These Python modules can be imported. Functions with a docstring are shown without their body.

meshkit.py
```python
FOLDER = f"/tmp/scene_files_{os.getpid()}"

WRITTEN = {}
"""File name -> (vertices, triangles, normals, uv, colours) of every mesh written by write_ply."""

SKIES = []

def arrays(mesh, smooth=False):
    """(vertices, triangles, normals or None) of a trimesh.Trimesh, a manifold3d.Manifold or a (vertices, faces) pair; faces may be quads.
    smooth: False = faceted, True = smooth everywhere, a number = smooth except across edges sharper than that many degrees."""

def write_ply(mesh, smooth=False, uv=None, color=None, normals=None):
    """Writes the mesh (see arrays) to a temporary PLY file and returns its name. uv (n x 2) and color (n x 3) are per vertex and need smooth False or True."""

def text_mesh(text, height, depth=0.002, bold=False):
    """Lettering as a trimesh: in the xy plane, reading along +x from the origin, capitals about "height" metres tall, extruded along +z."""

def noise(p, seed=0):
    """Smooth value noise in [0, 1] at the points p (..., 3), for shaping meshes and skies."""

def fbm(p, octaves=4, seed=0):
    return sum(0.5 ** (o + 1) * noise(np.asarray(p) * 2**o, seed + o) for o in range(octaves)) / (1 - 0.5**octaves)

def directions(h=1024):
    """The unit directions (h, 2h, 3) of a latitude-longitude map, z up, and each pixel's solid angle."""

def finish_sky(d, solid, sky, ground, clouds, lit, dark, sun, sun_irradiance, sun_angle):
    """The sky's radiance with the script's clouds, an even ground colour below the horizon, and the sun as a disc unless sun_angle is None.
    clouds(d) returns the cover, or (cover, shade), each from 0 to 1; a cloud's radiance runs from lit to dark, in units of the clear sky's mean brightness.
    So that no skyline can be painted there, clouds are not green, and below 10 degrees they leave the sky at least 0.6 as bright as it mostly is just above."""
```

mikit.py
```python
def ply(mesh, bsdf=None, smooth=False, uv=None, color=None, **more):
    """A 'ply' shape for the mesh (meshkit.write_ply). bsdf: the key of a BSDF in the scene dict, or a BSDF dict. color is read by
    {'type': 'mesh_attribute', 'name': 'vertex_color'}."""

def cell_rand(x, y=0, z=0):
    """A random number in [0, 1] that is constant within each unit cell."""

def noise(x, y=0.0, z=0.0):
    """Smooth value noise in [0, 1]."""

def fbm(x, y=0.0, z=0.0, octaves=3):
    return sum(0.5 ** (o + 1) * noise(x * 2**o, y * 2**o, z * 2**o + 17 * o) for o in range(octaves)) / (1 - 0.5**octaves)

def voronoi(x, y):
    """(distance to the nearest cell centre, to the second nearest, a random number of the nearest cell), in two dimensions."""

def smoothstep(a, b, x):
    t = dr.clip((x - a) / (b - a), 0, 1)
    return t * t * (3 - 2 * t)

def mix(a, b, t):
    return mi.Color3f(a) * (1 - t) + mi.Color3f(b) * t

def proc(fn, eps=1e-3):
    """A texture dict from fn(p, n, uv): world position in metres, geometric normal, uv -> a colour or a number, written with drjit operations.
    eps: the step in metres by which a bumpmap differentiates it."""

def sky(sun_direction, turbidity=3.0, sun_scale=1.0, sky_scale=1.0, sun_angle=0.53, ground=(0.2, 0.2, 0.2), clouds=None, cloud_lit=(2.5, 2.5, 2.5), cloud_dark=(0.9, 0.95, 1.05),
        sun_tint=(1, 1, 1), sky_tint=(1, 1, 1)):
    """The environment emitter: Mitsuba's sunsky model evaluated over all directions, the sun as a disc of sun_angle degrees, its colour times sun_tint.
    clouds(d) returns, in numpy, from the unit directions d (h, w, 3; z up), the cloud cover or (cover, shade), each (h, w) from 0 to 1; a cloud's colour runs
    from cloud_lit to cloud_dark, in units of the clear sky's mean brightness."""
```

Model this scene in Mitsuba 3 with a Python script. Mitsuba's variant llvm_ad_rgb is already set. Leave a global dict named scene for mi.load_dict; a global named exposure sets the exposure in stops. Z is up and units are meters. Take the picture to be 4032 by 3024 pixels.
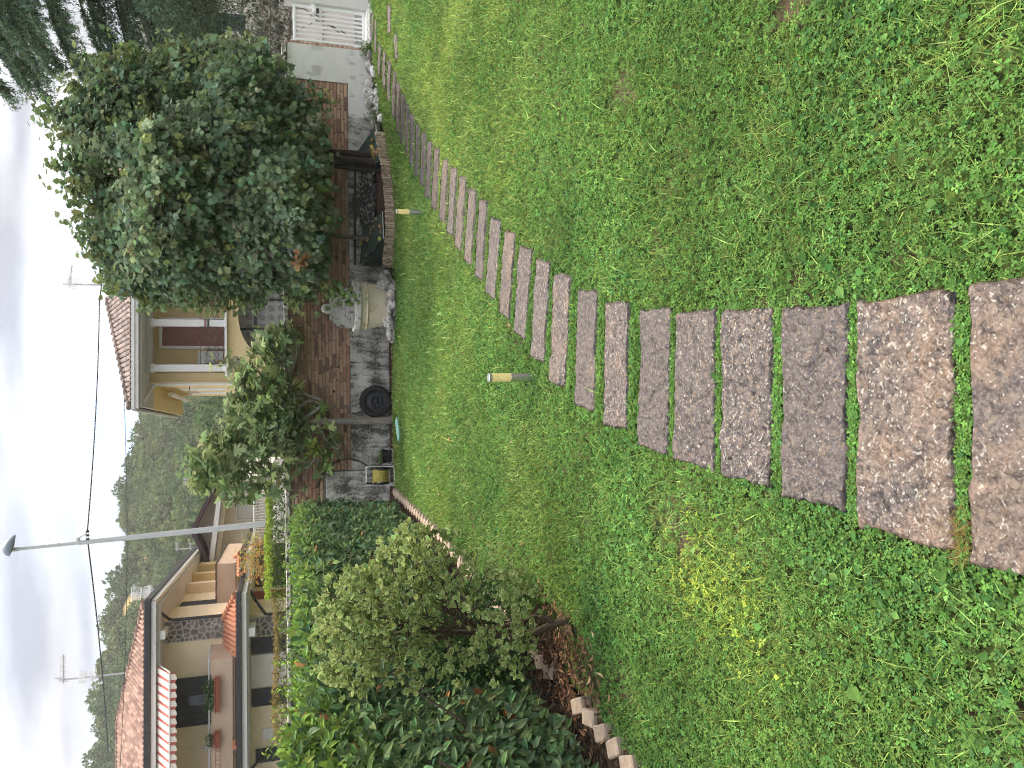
import math
import numpy as np
import drjit as dr
import trimesh, shapely.geometry as sg
import mitsuba as mi
import mikit, meshkit
from mikit import proc, noise, fbm, voronoi, cell_rand, smoothstep, mix

# ------------------------------------------------------------------ camera, sky, exposure
T = mi.ScalarTransform4f
exposure = 3.05
EYE = 2.1
scene, labels = {}, {}
scene['camera'] = {'type': 'perspective', 'fov': 2 * math.degrees(math.atan(2016 / 3028)), 'fov_axis': 'x', 'near_clip': 0.05, 'far_clip': 6000.0,
                   'to_world': T().look_at(origin=[0, 0, EYE], target=[0, 0.9563, EYE - 0.29237], up=[0.99994517, -0.00306165, -0.01001422])}


def clouds(d):
    """Broken overcast, brighter towards the zenith as overcast skies are, with a few blue gaps."""
    z = d[..., 2]
    q = d / np.maximum(d[..., 2:] + 0.16, 0.12)
    q = np.stack([q[..., 0], q[..., 1], np.zeros_like(z)], -1)
    n = meshkit.fbm(q * np.array([1.1, 2.6, 1]) + 3.7, 6, 5)
    hole = meshkit.fbm(q * np.array([0.55, 1.2, 1]) + 9.1, 5, 11)
    cover = 0.80 + 0.20 * np.clip((hole - 0.32) / 0.14, 0, 1)
    az, el = np.degrees(np.arctan2(d[..., 0], d[..., 1])), np.degrees(np.arcsin(np.clip(z, -1, 1)))
    for a0, e0, wa, we in ((-2.6, 10.9, 2.6, 1.0), (-3.4, 9.6, 1.5, 0.5), (-18.5, 18.3, 3.5, 1.2)):
        g = np.exp(-((az - a0) / wa) ** 2 - ((el - e0) / we) ** 2)
        cover = cover - 0.9 * np.clip(1.6 * g + 1.2 * (n - 0.5) * g, 0, 1)
    shade = np.clip((n - 0.38) / 0.24, 0, 1)
    lum = (0.34 + 4.0 * np.clip(z, 0, 1)) * (1.45 - 0.95 * shade)
    return np.clip(cover, 0, 1), np.clip((4.8 - lum) / 4.5, 0, 1)


SUN = np.array([0.30, 0.42, 0.85])
scene['sky'] = mikit.sky(SUN, turbidity=3.0, sun_scale=0.50, sun_angle=24.0, clouds=clouds, cloud_lit=(4.8, 4.8, 4.8), cloud_dark=(0.20, 0.25, 0.42))

# ------------------------------------------------------------------ helpers
rng = np.random.default_rng(7)
used = set()


def num(name):
    k, i = name, 0
    while k in used:
        i += 1
        k = f'{name}_{i:03d}'
    used.add(k)
    return k


def thing(name, label, cat, group=None):
    k = num(name)
    labels[k] = {'label': label, 'category': cat}
    if group:
        labels[k]['group'] = group
    return k


def ply(mesh, mat, smooth=False, uv=None, **kw):
    """mikit.ply, which takes no smoothing angle together with uv: here the mesh is split along its sharp edges first (uv is one value per mesh)."""
    if uv is not None and not isinstance(smooth, bool):
        mesh = trimesh.graph.smooth_shade(mesh, angle=math.radians(smooth), facet_minarea=None)
        uv, smooth = np.repeat(np.asarray(uv)[:1], len(mesh.vertices), 0), True
    if uv is not None:
        kw['uv'] = uv
    return mikit.ply(mesh, mat, smooth=smooth, **kw)


def part(t, name, mesh, mat, smooth=False, label=None, stuff=False, **kw):
    k = num(f'{t}__{name}')
    scene[k] = ply(mesh, mat, smooth=smooth, **kw)
    d = {}
    if label:
        d['label'] = label
    if stuff:
        d['kind'] = 'stuff'
    if d:
        labels[k] = d
    return k


def single(name, mesh, mat, label, cat, group=None, smooth=False, **kw):
    k = thing(name, label, cat, group)
    scene[k] = ply(mesh, mat, smooth=smooth, **kw)
    return k


def setting(name, mesh, mat, label, smooth=False, kind='structure', **kw):
    k = num(name)
    scene[k] = ply(mesh, mat, smooth=smooth, **kw)
    labels[k] = {'label': label, 'kind': kind}
    return k


def nrm(a):
    return a / np.maximum(np.linalg.norm(a, axis=-1, keepdims=True), 1e-9)


def ss(a, b, x):
    t = np.clip((x - a) / (b - a), 0, 1)
    return t * t * (3 - 2 * t)


def M(v, f):
    return trimesh.Trimesh(np.asarray(v, float), np.asarray(f), process=False)


def cat(*ms):
    return trimesh.util.concatenate([m for m in ms])


_BV = np.array([[x, y, z] for x in (-1, 1) for y in (-1, 1) for z in (-1, 1)], float)
_c = np.repeat(_BV * 10, 3, 0)
for _i in range(24):
    for _k in range(3):
        if _k != _i % 3:
            _c[_i, _k] *= 0.9
_BF = trimesh.convex.convex_hull(_c)
_map = [int(np.argmin(((_c - p) ** 2).sum(1))) for p in _BF.vertices]
_BF = np.array(_map)[_BF.faces]


def box(x0, x1, y0, y1, z0, z1, bev=0.0):
    c = np.array([(x0 + x1) / 2, (y0 + y1) / 2, (z0 + z1) / 2])
    h = np.array([abs(x1 - x0), abs(y1 - y0), abs(z1 - z0)]) / 2
    if bev <= 0:
        m = trimesh.creation.box(h * 2)
        m.apply_translation(c)
        return m
    bev = min(bev, h.min() * 0.8)
    v = np.repeat(_BV, 3, 0)
    k = np.arange(24) % 3
    hh = np.repeat(h[None], 24, 0) - bev
    hh[np.arange(24), k] += bev
    return M(v * hh + c, _BF)


def xf(m, o=(0, 0, 0), rz=0.0, rx=0.0, ry=0.0):
    m = m.copy()
    t = trimesh.transformations
    R = t.rotation_matrix(rz, [0, 0, 1]) @ t.rotation_matrix(ry, [0, 1, 0]) @ t.rotation_matrix(rx, [1, 0, 0])
    R[:3, 3] = o
    m.apply_transform(R)
    return m


def tube(p, r, sides=8, caps=True):
    p = np.asarray(p, float)
    r = np.broadcast_to(np.asarray(r, float), (len(p),))
    t = nrm(np.gradient(p, axis=0))
    ref = np.array([0.31, 0.17, 0.93]) if abs(t[:, 2]).mean() < 0.8 else np.array([1.0, 0.1, 0])
    a = nrm(np.cross(t, ref))
    b = np.cross(t, a)
    g = np.arange(sides) * 2 * np.pi / sides
    v = p[:, None] + r[:, None, None] * (np.cos(g)[None, :, None] * a[:, None] + np.sin(g)[None, :, None] * b[:, None])
    v = v.reshape(-1, 3)
    i, j = np.meshgrid(np.arange(len(p) - 1), np.arange(sides), indexing='ij')
    q = np.stack([i * sides + j, i * sides + (j + 1) % sides, (i + 1) * sides + (j + 1) % sides, (i + 1) * sides + j], -1).reshape(-1, 4)
    f = [q[:, [0, 2, 1]], q[:, [0, 3, 2]]]
    if caps:
        n = len(v)
        v = np.vstack([v, p[:1], p[-1:]])
        k = np.arange(sides)
        f += [np.stack([np.full(sides, n), k, (k + 1) % sides], 1), np.stack([np.full(sides, n + 1), (len(p) - 1) * sides + (k + 1) % sides, (len(p) - 1) * sides + k], 1)]
    return M(v, np.vstack(f))


def spline(pts, n=24):
    from scipy.interpolate import CubicSpline
    pts = np.asarray(pts, float)
    s = np.r_[0, np.cumsum(np.linalg.norm(np.diff(pts, axis=0), axis=1))]
    return CubicSpline(s, pts)(np.linspace(0, s[-1], n))


def lathe(prof, o=(0, 0, 0), seg=40):
    prof = np.asarray(prof, float)
    g = np.arange(seg) * 2 * np.pi / seg
    v = np.stack([prof[:, None, 0] * np.cos(g), prof[:, None, 0] * np.sin(g), np.repeat(prof[:, 1:2], seg, 1)], -1).reshape(-1, 3) + np.asarray(o)
    i, j = np.meshgrid(np.arange(len(prof) - 1), np.arange(seg), indexing='ij')
    q = np.stack([i * seg + j, i * seg + (j + 1) % seg, (i + 1) * seg + (j + 1) % seg, (i + 1) * seg + j], -1).reshape(-1, 4)
    return M(v, np.vstack([q[:, [0, 1, 2]], q[:, [0, 2, 3]]]))


def prism(poly, t):
    """Polygon in xy extruded along +z by t."""
    return trimesh.creation.extrude_polygon(sg.Polygon(poly), t, engine='earcut')


def wallprism(poly, y0, y1):
    """Polygon given in (x, z), extruded from y0 to y1."""
    m = prism(poly, y1 - y0)
    v = m.vertices
    m.vertices = np.stack([v[:, 0], y1 - v[:, 2], v[:, 1]], -1)
    return m


def rough(m, amp, freq, seed=0, octaves=4):
    n = m.vertex_normals
    m.vertices = m.vertices + n * ((meshkit.fbm(np.array(m.vertices) * freq + 50, octaves, seed) - 0.5) * 2 * amp)[:, None]
    return m


def rock(c, r, seed, sub=3, amp=0.28):
    m = trimesh.creation.icosphere(subdivisions=sub)
    v = np.array(m.vertices)
    k = np.random.default_rng(seed)
    dirs = nrm(k.normal(size=(14, 3)))
    lim = k.uniform(0.62, 0.95, 14)
    for d, l in zip(dirs, lim):
        e = v @ d - l
        v = v - np.maximum(e, 0)[:, None] * d * 0.85
    v = v * (1 + amp * (meshkit.fbm(v * 2.1 + seed * 7.3, 4, seed) - 0.5))[:, None]
    m.vertices = v * np.asarray(r) + np.asarray(c)
    return m


def frames(axis, up):
    """Rotation matrices (n, 3, 3) whose columns are side, axis and normal."""
    y = nrm(axis)
    x = nrm(np.cross(y, up))
    z = np.cross(x, y)
    return np.stack([x, y, z], -1)


def scatter(tv, tf, pos, R, s, col, vt=None, jit=0.0):
    """Copies of a template leaf: one mesh and its vertex colours."""
    tv = np.asarray(tv, float)
    n = len(pos)
    s = np.asarray(s, float)
    s = s[:, None] if s.ndim == 1 else s
    loc = tv[None] * s[:, None, :]
    v = np.einsum('nij,nkj->nki', R, loc) + pos[:, None]
    f = (np.asarray(tf)[None] + (np.arange(n) * len(tv))[:, None, None]).reshape(-1, 3)
    c = np.repeat(col[:, None, :], len(tv), 1)
    if vt is not None:
        m = np.asarray(vt)[None, :, None]
        c = c * (1 - m) + m * jit
    return v.reshape(-1, 3), f, c.reshape(-1, 3)


def join(parts):
    off, V, F, C = 0, [], [], []
    for v, f, c in parts:
        V.append(v); F.append(f + off); C.append(c)
        off += len(v)
    return (np.vstack(V), np.vstack(F)), np.clip(np.vstack(C), 0.002, 0.95)


def tint(n, base, dv=0.25, dh=0.12, r=None):
    """n colours about a base: brightness and hue vary."""
    r = r or rng
    b = np.asarray(base, float)
    k = np.exp(r.normal(0, dv, (n, 1)))
    h = np.exp(r.normal(0, dh, (n, 3)) * np.array([1, 0.35, 1]))
    return b * k * h


# ------------------------------------------------------------------ leaf templates: axis +y, normal +z, length 1
def fan(outline, cz=0.0, cy=0.45, edge=-0.06):
    o = np.array([[x, y, edge * (abs(x) * 2) ** 1.5 - 0.12 * y * y] for x, y in outline])
    v = np.vstack([[[0, cy, cz]], o])
    k = len(o)
    return v, np.array([[0, 1 + i, 1 + (i + 1) % k] for i in range(k)])


ELL = (np.array([[0, 0, 0], [-0.5, 0.35, 0.1], [-0.42, 0.68, 0.08], [0, 1, -0.12], [0.42, 0.68, 0.08], [0.5, 0.35, 0.1], [0, 0.36, 0.0], [0, 0.7, -0.03]]),
       np.array([[0, 6, 1], [1, 6, 7], [1, 7, 2], [2, 7, 3], [0, 5, 6], [5, 7, 6], [5, 4, 7], [4, 3, 7]]))
ELL4 = (np.array([[0, 0, 0], [-0.5, 0.5, 0.1], [0, 1, -0.12], [0.5, 0.5, 0.1], [0, 0.5, 0.0]]), np.array([[0, 4, 1], [1, 4, 2], [0, 3, 4], [3, 2, 4]]))
MAPLE = fan([(0.03, 0.0), (0.30, -0.08), (0.26, 0.12), (0.56, 0.22), (0.40, 0.40), (0.50, 0.62), (0.24, 0.58), (0.20, 0.74), (0, 1.0),
             (-0.20, 0.74), (-0.24, 0.58), (-0.50, 0.62), (-0.40, 0.40), (-0.56, 0.22), (-0.26, 0.12), (-0.30, -0.08), (-0.03, 0.0)], cy=0.36)
FIG = fan([(0.03, 0), (0.16, 0.02), (0.40, 0.06), (0.44, 0.18), (0.22, 0.26), (0.50, 0.46), (0.46, 0.58), (0.14, 0.42), (0.17, 0.75), (0.12, 0.95), (0, 1.0),
           (-0.12, 0.95), (-0.17, 0.75), (-0.14, 0.42), (-0.46, 0.58), (-0.50, 0.46), (-0.22, 0.26), (-0.44, 0.18), (-0.40, 0.06), (-0.16, 0.02), (-0.03, 0)], cy=0.25)
BLADE = (np.array([[-0.5, 0, 0], [0.5, 0, 0], [-0.4, 0.45, 0.04], [0.4, 0.45, 0.04], [0, 1, -0.22]]), np.array([[0, 1, 3], [0, 3, 2], [2, 3, 4]]))
TRI = (np.array([[-0.5, 0, 0], [0.5, 0, 0], [0, 1, -0.1]]), np.array([[0, 1, 2]]))
_l = np.array([[0, 0, 0], [-0.36, 0.62, 0.06], [0, 1.0, -0.06], [0.36, 0.62, 0.06]])
_cv, _cf = [], []
for _k in range(3):
    _a = _k * 2 * np.pi / 3
    _R = np.array([[math.cos(_a), -math.sin(_a), 0], [math.sin(_a), math.cos(_a), 0], [0, 0, 1]])
    _cv.append(_l @ _R.T)
    _cf += [[4 * _k, 4 * _k + 2, 4 * _k + 1], [4 * _k, 4 * _k + 3, 4 * _k + 2]]
CLOVER = (np.vstack(_cv), np.array(_cf))
CLUMP = (np.vstack([ELL4[0] @ np.array([[math.cos(a), math.sin(a), 0], [-math.sin(a), math.cos(a), 0], [0, 0, 1]]).T for a in (0, 2.1, 4.2)]), np.vstack([ELL4[1] + 5 * i for i in range(3)]))

# ------------------------------------------------------------------ materials


def mat(key, color, rough=0.7, spec=0.35, metallic=0.0, bump=None, eps=2e-3, **kw):
    base = {'type': 'rgb', 'value': list(color)} if isinstance(color, (tuple, list)) else color
    b = {'type': 'principled', 'base_color': base, 'roughness': rough, 'specular': spec, 'metallic': metallic, **kw}
    if bump:
        b = {'type': 'bumpmap', 'scale': bump[1], 'tex': proc(bump[0], eps), 'bsdf': b}
    scene[key] = {'type': 'twosided', 'bsdf': b}


VC = {'type': 'mesh_attribute', 'name': 'vertex_color'}


def leafmat(key, rough, trans, spec_tint=0.0):
    scene[key] = {'type': 'principledthin', 'base_color': VC, 'roughness': rough, 'diff_trans': trans, 'spec_trans': 0.0, 'eta': 1.45}


leafmat('mat_leaf', 0.55, 0.5)
leafmat('mat_leaf_glossy', 0.30, 0.25)
leafmat('mat_lawn', 0.60, 0.55)
mat('mat_vertex', VC, 0.75, 0.25)
mat('mat_bark_vertex', VC, 0.85, 0.2, bump=(lambda p, n, uv: fbm(p.x * 40, p.y * 40, p.z * 14), 0.006))


def soil_fn(p, n, uv):
    a = fbm(p.x * 1.3, p.y * 1.3, 2.0, 3)
    g = fbm(p.x * 23, p.y * 23, 0.0, 4)
    c = mix((0.020, 0.030, 0.010), (0.075, 0.10, 0.03), smoothstep(0.35, 0.65, g))
    return mix(c, (0.075, 0.055, 0.038), smoothstep(0.62, 0.70, fbm(p.x * 2.7, p.y * 2.7, 5.0, 4)))


mat('mat_soil', proc(soil_fn), 0.95, 0.1)
mat('mat_mulch', proc(lambda p, n, uv: mix((0.018, 0.013, 0.010), (0.075, 0.05, 0.035), smoothstep(0.35, 0.75, fbm(p.x * 40, p.y * 40, p.z * 40, 3)))), 0.95, 0.1)


def slab_fn(p, n, uv):
    s = uv.x * 31.0
    x, y = p.x * 0.83 + p.y * 0.55 + s, p.y * 0.83 - p.x * 0.55
    wx, wy = fbm(x * 21, y * 21, s, 3) * 0.028, fbm(x * 21 + 7, y * 21, s, 3) * 0.028
    x, y = x + wx, y + wy
    slow = fbm(x * 6, y * 6, s, 4)
    mid = fbm(x * 38, y * 38, s, 4)
    fine = fbm(x * 120, y * 120, s, 3)
    warm = smoothstep(0.40, 0.68, slow * 0.55 + uv.y * 0.45)
    col = mix((0.175, 0.150, 0.155), (0.34, 0.245, 0.195), warm)
    col = col * (0.55 + 0.95 * smoothstep(0.25, 0.75, fine * 0.6 + mid * 0.4))
    col = mix(col, (0.065, 0.058, 0.064), smoothstep(0.52, 0.72, fbm(x * 27 + 5, y * 27, s, 4)) * 0.75)
    col = mix(col, (0.40, 0.30, 0.24), smoothstep(0.54, 0.68, fbm(x * 60 + 11, y * 60, s, 3)) * 0.60)
    return mi.Color3f(0.375, 0.375, 0.365) * mix(col, (0.85, 0.80, 0.74), smoothstep(0.66, 0.80, fbm(x * 95 + 3, y * 95, s, 2)) * 0.75)


mat('mat_slab', proc(slab_fn), 0.50, 0.35, bump=(lambda p, n, uv: fbm(p.x * 45 + 3, p.y * 45, p.z * 45, 4), 0.020))


def brick_fn(p, n, uv):
    g = fbm(p.x * 30, p.y * 30, p.z * 60, 3)
    c = mix((0.320, 0.165, 0.115), (0.470, 0.310, 0.220), uv.x)
    c = mix(c, (0.12, 0.065, 0.055), smoothstep(0.75, 0.95, uv.y) * 0.7)
    c = mix(c, (0.36, 0.29, 0.24), smoothstep(0.55, 0.72, g) * 0.55)
    return mix(c, (0.07, 0.055, 0.05), smoothstep(0.62, 0.78, fbm(p.x * 9, p.y * 9, p.z * 18 + 4, 3)) * 0.5)


mat('mat_brick', proc(brick_fn), 0.9, 0.2, bump=(lambda p, n, uv: fbm(p.x * 60, p.y * 60, p.z * 60, 3), 0.004))
mat('mat_mortar', proc(lambda p, n, uv: mix((0.11, 0.10, 0.09), (0.24, 0.225, 0.205), fbm(p.x * 25, p.y * 25, p.z * 25, 3))), 0.95, 0.1)  # mortar kept dark: the shadow in the brick joints is put into its colour


def stained_fn(p, n, uv):
    w = fbm(p.x * 5, 0.0, p.z * 7, 3)
    streak = fbm(p.x * 24 + w * 3, p.y * 3, p.z * 2.0 + w, 4)
    blot = fbm(p.x * 2.6 + 3, p.y * 3, p.z * 3.4, 5)
    fine = fbm(p.x * 55, p.y * 55, p.z * 55, 4)
    c = mix((0.34, 0.335, 0.31), (0.62, 0.615, 0.59), fbm(p.x * 5, p.y * 5, p.z * 4, 4))
    m = smoothstep(0.40, 0.60, 0.34 * streak + 0.42 * blot + 0.24 * fine)
    c = mix(c, (0.045, 0.047, 0.040), m * 0.92)
    return mix(c, (0.58, 0.56, 0.52), smoothstep(0.64, 0.74, fbm(p.x * 26, p.y * 26, p.z * 22, 3)) * 0.5)


mat('mat_stained', proc(stained_fn), 0.9, 0.2, bump=(lambda p, n, uv: fbm(p.x * 30, p.y * 30, p.z * 30, 4), 0.004))


def lichen_fn(p, n, uv):
    a = fbm(p.x * 11, p.y * 11, p.z * 11, 4)
    c = mix((0.21, 0.20, 0.18), (0.50, 0.48, 0.44), smoothstep(0.40, 0.60, a))
    return mix(c, (0.035, 0.035, 0.03), smoothstep(0.54, 0.62, fbm(p.x * 17 + 7, p.y * 17, p.z * 17, 4)))


mat('mat_coping', proc(lichen_fn), 0.9, 0.2)
mat('mat_new_plaster', proc(lambda p, n, uv: mix(mix((0.56, 0.555, 0.535), (0.68, 0.675, 0.655), fbm(p.x * 4, p.y * 4, p.z * 7, 4)), (0.16, 0.155, 0.145), smoothstep(0.60, 0.72, fbm(p.x * 8, p.y * 8, p.z * 3 + 3, 4)) * 0.35)), 0.85, 0.2)
mat('mat_white_metal', (0.78, 0.79, 0.80), 0.35, 0.5)
mat('mat_steel', (0.55, 0.56, 0.57), 0.28, 0.5, metallic=0.9)
mat('mat_galvanised', proc(lambda p, n, uv: mix((0.44, 0.45, 0.47), (0.50, 0.51, 0.53), fbm(p.x * 3, p.y * 3, p.z * 2, 2))), 0.5, 0.5, metallic=0.1)
mat('mat_iron', proc(lambda p, n, uv: mix((0.06, 0.055, 0.05), (0.16, 0.10, 0.07), fbm(p.x * 40, p.y * 40, p.z * 40, 3))), 0.75, 0.3)
mat('mat_black', (0.018, 0.018, 0.02), 0.5, 0.4)
mat('mat_rubber', proc(lambda p, n, uv: mix((0.010, 0.011, 0.013), (0.024, 0.025, 0.027), fbm(p.x * 20, p.y * 20, p.z * 20, 3))), 0.7, 0.3)
mat('mat_wheel_paint', (0.014, 0.017, 0.024), 0.40, 0.4)
mat('mat_lamp_amber', (0.80, 0.66, 0.28), 0.45, 0.4)
mat('mat_log', proc(lambda p, n, uv: mix(mix((0.26, 0.21, 0.15), (0.58, 0.48, 0.35), uv.x), (0.09, 0.065, 0.045), smoothstep(0.52, 0.72, fbm(p.x * 60, p.y * 60, p.z * 9 + uv.y * 30, 3)))), 0.85, 0.2)
mat('mat_green_sheet', proc(lambda p, n, uv: mix((0.020, 0.042, 0.036), (0.045, 0.066, 0.056), fbm(p.x * 9, p.y * 9, p.z * 9, 3))), 0.55, 0.4)
mat('mat_dark_wood', proc(lambda p, n, uv: mix((0.05, 0.032, 0.024), (0.11, 0.07, 0.05), fbm(p.x * 5, p.y * 30, p.z * 40, 3))), 0.85, 0.2)
mat('mat_mossy_sheet', proc(lambda p, n, uv: mix((0.05, 0.05, 0.047), (0.30, 0.29, 0.27), smoothstep(0.50, 0.70, fbm(p.x * 22, p.y * 22, p.z * 22, 4)))), 0.9, 0.2)
mat('mat_cream_pot', proc(lambda p, n, uv: mix(mix((0.50, 0.44, 0.32), (0.60, 0.55, 0.44), fbm(p.x * 6, p.y * 6, p.z * 6, 4)), (0.42, 0.30, 0.17), smoothstep(0.55, 0.70, fbm(p.x * 9 + 4, p.y * 9, p.z * 7, 4)) * 0.5)), 0.8, 0.25)
mat('mat_grey_stone', proc(lambda p, n, uv: mix(mix((0.36, 0.355, 0.34), (0.58, 0.57, 0.55), fbm(p.x * 8, p.y * 8, p.z * 8, 4)), (0.07, 0.07, 0.065), smoothstep(0.58, 0.68, fbm(p.x * 16, p.y * 16, p.z * 12 + 5, 4)) * 0.8)), 0.85, 0.25)


def rock_fn(p, n, uv):
    c = mix((0.17, 0.165, 0.165), (0.52, 0.49, 0.46), smoothstep(0.32, 0.66, fbm(p.x * 9 + uv.x * 40, p.y * 9, p.z * 9, 4)))
    c = mix(c, (0.60, 0.46, 0.32), smoothstep(0.62, 0.75, fbm(p.x * 6, p.y * 6 + 3, p.z * 6, 3)) * uv.y)
    return mix(c, (0.05, 0.05, 0.05), smoothstep(0.60, 0.70, fbm(p.x * 28, p.y * 28, p.z * 28, 3)) * 0.7)


mat('mat_rock', proc(rock_fn), 0.85, 0.25, bump=(lambda p, n, uv: fbm(p.x * 45, p.y * 45, p.z * 45, 4), 0.008))
mat('mat_white_stone', (0.62, 0.62, 0.60), 0.8, 0.2)
mat('mat_edging', proc(lambda p, n, uv: mix((0.24, 0.19, 0.15), (0.44, 0.36, 0.29), fbm(p.x * 24, p.y * 24, p.z * 24, 4))), 0.9, 0.2)
mat('mat_teal_plank', proc(lambda p, n, uv: mix((0.16, 0.36, 0.32), (0.28, 0.48, 0.43), fbm(p.x * 14, p.y * 14, p.z * 30, 4))), 0.7, 0.3)
mat('mat_hose', (0.45, 0.38, 0.10), 0.5, 0.4)
# houses
mat('mat_cream_wall', proc(lambda p, n, uv: mix((0.70, 0.60, 0.42), (0.76, 0.66, 0.49), fbm(p.x * 2, p.y * 2, p.z * 2, 4))), 0.9, 0.15)
mat('mat_yellow_wall', proc(lambda p, n, uv: mix((0.56, 0.44, 0.24), (0.64, 0.52, 0.30), fbm(p.x * 1.6, p.y * 1.6, p.z * 1.6, 4))), 0.9, 0.15)
mat('mat_pink_wall', proc(lambda p, n, uv: mix((0.46, 0.345, 0.26), (0.56, 0.43, 0.34), fbm(p.x * 3, p.y * 3, p.z * 3, 4))), 0.9, 0.15)
mat('mat_pale_wall', proc(lambda p, n, uv: mix((0.64, 0.59, 0.54), (0.70, 0.65, 0.60), fbm(p.x * 3, p.y * 3, p.z * 3, 3))), 0.9, 0.15)
mat('mat_white_trim', (0.66, 0.66, 0.66), 0.7, 0.3)
mat('mat_soffit', (0.42, 0.41, 0.39), 0.85, 0.2)
mat('mat_gutter', (0.035, 0.034, 0.038), 0.45, 0.4)
mat('mat_shutter', (0.032, 0.038, 0.045), 0.55, 0.4)
mat('mat_red_shutter', (0.25, 0.115, 0.105), 0.6, 0.3)
mat('mat_glass', (0.03, 0.035, 0.04), 0.08, 0.6)
mat('mat_tile', proc(lambda p, n, uv: mix(mix((0.15, 0.095, 0.08), (0.34, 0.225, 0.185), uv.x), (0.15, 0.10, 0.085), smoothstep(0.55, 0.75, fbm(p.x * 7, p.y * 7, p.z * 7, 3)) * 0.6)), 0.85, 0.2)
mat('mat_red_tile', proc(lambda p, n, uv: mix((0.36, 0.135, 0.08), (0.47, 0.22, 0.14), uv.x)), 0.8, 0.2)
mat('mat_grey_tile', proc(lambda p, n, uv: mix((0.13, 0.105, 0.095), (0.27, 0.215, 0.195), uv.x)), 0.85, 0.2)
mat('mat_brown_roof', (0.075, 0.055, 0.06), 0.8, 0.2)
mat('mat_pillar_stone', proc(lambda p, n, uv: mix((0.10, 0.088, 0.085), (0.22, 0.19, 0.18), uv.x)), 0.85, 0.2)
mat('mat_awning_white', (0.66, 0.62, 0.56), 0.8, 0.2)
mat('mat_awning_red', (0.36, 0.105, 0.085), 0.8, 0.2)
mat('mat_terracotta', (0.30, 0.10, 0.06), 0.8, 0.2)
mat('mat_lamp_head', (0.16, 0.19, 0.24), 0.45, 0.5)
mat('mat_chair', (0.36, 0.36, 0.36), 0.7, 0.3)
mat('mat_street', proc(lambda p, n, uv: mix((0.10, 0.10, 0.10), (0.16, 0.16, 0.155), fbm(p.x * 5, p.y * 5, 0.0, 3))), 0.9, 0.2)


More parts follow.
